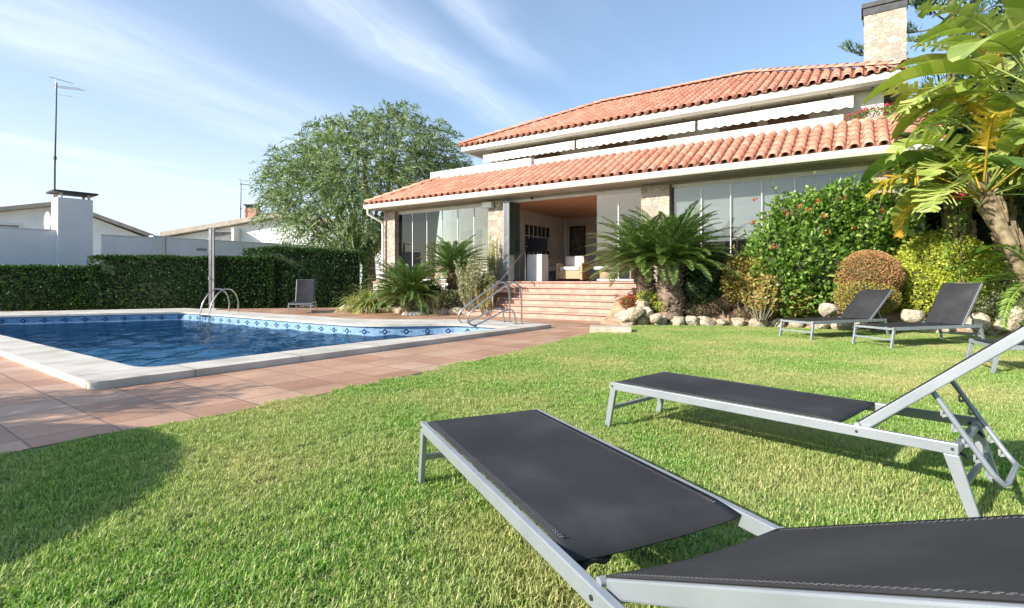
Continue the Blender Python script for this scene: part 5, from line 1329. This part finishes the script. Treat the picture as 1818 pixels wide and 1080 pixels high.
# ---- rocks
def rockmesh(seed):
    import bmesh
    r=random.Random(seed); bm=bmesh.new(); bmesh.ops.create_icosphere(bm,subdivisions=3,radius=1)
    off=Vector((r.uniform(0,50),r.uniform(0,50),r.uniform(0,50)))
    from mathutils import noise
    pl2=[(Vector((r.gauss(0,1),r.gauss(0,1),r.gauss(0,1))).normalized(), r.uniform(.55,.85)) for _ in range(9)]
    for v in bm.verts:
        n=v.co.normalized(); k=1.0
        for (m_,h) in pl2:
            dd=n.dot(m_)
            if dd>0: k=min(k,h/dd)
        v.co=n*(k+.07*noise.noise(n*2.5+off)+.03*noise.noise(n*7+off))
    me=bpy.data.meshes.new('rock'); bm.to_mesh(me); bm.free(); me.materials.append(M['rock']); me.polygons.foreach_set('use_smooth',[False]*len(me.polygons)); return me
rmesh=[rockmesh(i) for i in range(7)]
def rock(x,y,z,s,label,group,rr):
    o=link('border_rock',rr.choice(rmesh),None,(x,y,z)); o.scale=(s*rr.uniform(.8,1.3),s*rr.uniform(.7,1.1),s*rr.uniform(.65,.95)); o.rotation_euler=(rr.uniform(-.3,.3),rr.uniform(-.3,.3),rr.uniform(0,6.28)); tag(o,label,'rock',group)
rr=random.Random(12)
pts=[Vector((*p,0)) for p in ROCKLINE]; s_acc=0
def along(pts,step):
    out=[]; carry=0
    for a,b in zip(pts,pts[1:]):
        L=(b-a).length; t=carry
        while t<L: out.append(a.lerp(b,t/L)); t+=step*rr.uniform(.8,1.25)
        carry=t-L
    return out
for p in along(pts,.38): rock(p.x+rr.uniform(-.04,.04),p.y+.0+rr.uniform(-.05,.05),.10,rr.uniform(.15,.24),'pale limestone rock in the border between the lawn and the right bed','rocks edging the right bed',rr)
for (px,py,Y,s) in ((1125,556,12.6,.2),(1150,556,12.7,.22),(1165,565,12.5,.16),(1105,562,12.8,.2),(1140,545,13.0,.24)): rock(*GD(px,Y).xy,CAMH+(HY-py)*Y/FPX,s,'pale limestone rock piled at the right foot of the steps','rocks piled by the steps',rr)
for (px,py,Y,s) in ((1470,550,10.9,.2),(1620,560,10.6,.22),(1735,572,10.3,.22),(1790,578,10.1,.2),(1800,560,10.3,.22)): rock(*GD(px,Y).xy,CAMH+(HY-py)*Y/FPX,s,'larger weathered rock lying higher up in the right bed','rocks lying in the right bed',rr)
lbp=[v.copy() for v in LB]
for row in range(2):
    for p in along(lbp[:],.27): rock(p.x+rr.uniform(-.04,.04)+.25*(row==1),p.y-.02+.22*row,.10+.16*row,rr.uniform(.14,.21),'pale rock in the low dry stone edging of the left bed','rocks edging the left bed',rr)

# ---- grass
def grassmat():
    m=leafmat('grass_blades',[(.06,.17,.015),(.11,.28,.03),(.19,.40,.05),(.33,.50,.11),(.50,.54,.19),(.70,.66,.36)],.24,.5,.3,tcol=(1.2,1.5,.45),posvar=(.8,(.62,.53,.26),.41,.80))
    return m
L_['grass']=grassmat()
def grass_patch(seed,n,size):
    r=np.random.default_rng(seed); S=size*1.25
    P=np.stack([r.uniform(-S/2,S/2,n),r.uniform(-S/2,S/2,n),np.zeros(n)],1); az=r.uniform(0,6.28,n); tilt=r.uniform(.2,1.35,n)
    Hh=r.uniform(.014,.034,n)*(1+.35*np.sin(P[:,0]*31+seed)*np.sin(P[:,1]*27)); W=r.uniform(.0026,.0048,n)
    d=np.stack([np.cos(az),np.sin(az),np.zeros(n)],1); s=np.stack([-np.sin(az),np.cos(az),np.zeros(n)],1); up=np.array([0,0,1.])
    D1=d*np.sin(tilt*.5)[:,None]+up*np.cos(tilt*.5)[:,None]; D2=d*np.sin(tilt*1.35)[:,None]+up*np.cos(tilt*1.35)[:,None]
    M1=P+D1*(Hh*.5)[:,None]; T=M1+D2*(Hh*.6)[:,None]; w=W[:,None]
    V=np.stack([P-s*w*.4,P+s*w*.4,M1+s*w*.5,M1-s*w*.5,T],1); b=(np.arange(n)*5)[:,None]
    F=np.concatenate([b+np.array([0,1,2]),b+np.array([0,2,3]),b+np.array([3,2,4])],1).reshape(-1,3)
    return npmesh('grass_tuft',V.reshape(-1,3),F,[L_['grass']])
gc=bpy.data.collections.new('grass_tufts')
for i in range(6): gc.objects.link(bpy.data.objects.new('grass_tuft',grass_patch(i,1050,.22)))
gx,gy=np.meshgrid(np.arange(-9.4,15.5,.18),np.arange(-6.5,13.6,.18)); gp=np.stack([gx.ravel(),gy.ravel()],1)+rng.uniform(-.05,.05,(gx.size,2))
def inside(q,poly):
    ins=np.zeros(len(q),bool); n=len(poly)
    for i in range(n):
        x1,y1=poly[i]; x2,y2=poly[(i+1)%n]; c=((y1>q[:,1])!=(y2>q[:,1]))&(q[:,0]<(x2-x1)*(q[:,1]-y1)/(y2-y1+1e-12)+x1); ins^=c
    return ins
shr=grow(LAWN,-.06) if sum(LAWN[i-1][0]*LAWN[i][1]-LAWN[i][0]*LAWN[i-1][1] for i in range(len(LAWN)))>0 else grow(LAWN,.06)
gp=gp[inside(gp,shr)]; n=len(gp)
me=bpy.data.meshes.new('grass'); me.vertices.add(n); me.vertices.foreach_set('co',np.concatenate([gp,np.full((n,1),.0)],1).astype(np.float32).ravel())
a=me.attributes.new('rot','FLOAT_VECTOR','POINT'); a.data.foreach_set('vector',np.stack([rng.uniform(-.04,.04,n),rng.uniform(-.04,.04,n),rng.uniform(0,6.28,n)],1).astype(np.float32).ravel())
a=me.attributes.new('scl','FLOAT','POINT'); a.data.foreach_set('value',(rng.uniform(.85,1.2,n)).astype(np.float32))
a=me.attributes.new('idx','INT','POINT'); a.data.foreach_set('value',rng.integers(0,6,n).astype(np.int32))
me.update(); me.materials.append(L_['grass'])
go=link('grass',me); tag(go,'short sunlit green lawn grass with straw coloured blades','grass',kind='stuff')
ng=bpy.data.node_groups.new('grass_instances','GeometryNodeTree')
ng.interface.new_socket('Geometry',in_out='INPUT',socket_type='NodeSocketGeometry'); ng.interface.new_socket('Geometry',in_out='OUTPUT',socket_type='NodeSocketGeometry')
gi=ng.nodes.new('NodeGroupInput'); go2=ng.nodes.new('NodeGroupOutput'); ip=ng.nodes.new('GeometryNodeInstanceOnPoints'); ci=ng.nodes.new('GeometryNodeCollectionInfo')
ci.inputs['Collection'].default_value=gc; ci.inputs['Separate Children'].default_value=True; ci.inputs['Reset Children'].default_value=True
def na(nm_,ty): x=ng.nodes.new('GeometryNodeInputNamedAttribute'); x.data_type=ty; x.inputs[0].default_value=nm_; return x.outputs[0]
ng.links.new(gi.outputs[0],ip.inputs['Points']); ng.links.new(ci.outputs[0],ip.inputs['Instance']); ip.inputs['Pick Instance'].default_value=True
ng.links.new(na('idx','INT'),ip.inputs['Instance Index']); ng.links.new(na('scl','FLOAT'),ip.inputs['Scale'])
e2r=ng.nodes.new('FunctionNodeEulerToRotation'); ng.links.new(na('rot','FLOAT_VECTOR'),e2r.inputs[0]); ng.links.new(e2r.outputs[0],ip.inputs['Rotation'])
ng.links.new(ip.outputs[0],go2.inputs[0]); md=go.modifiers.new('grass','NODES'); md.node_group=ng
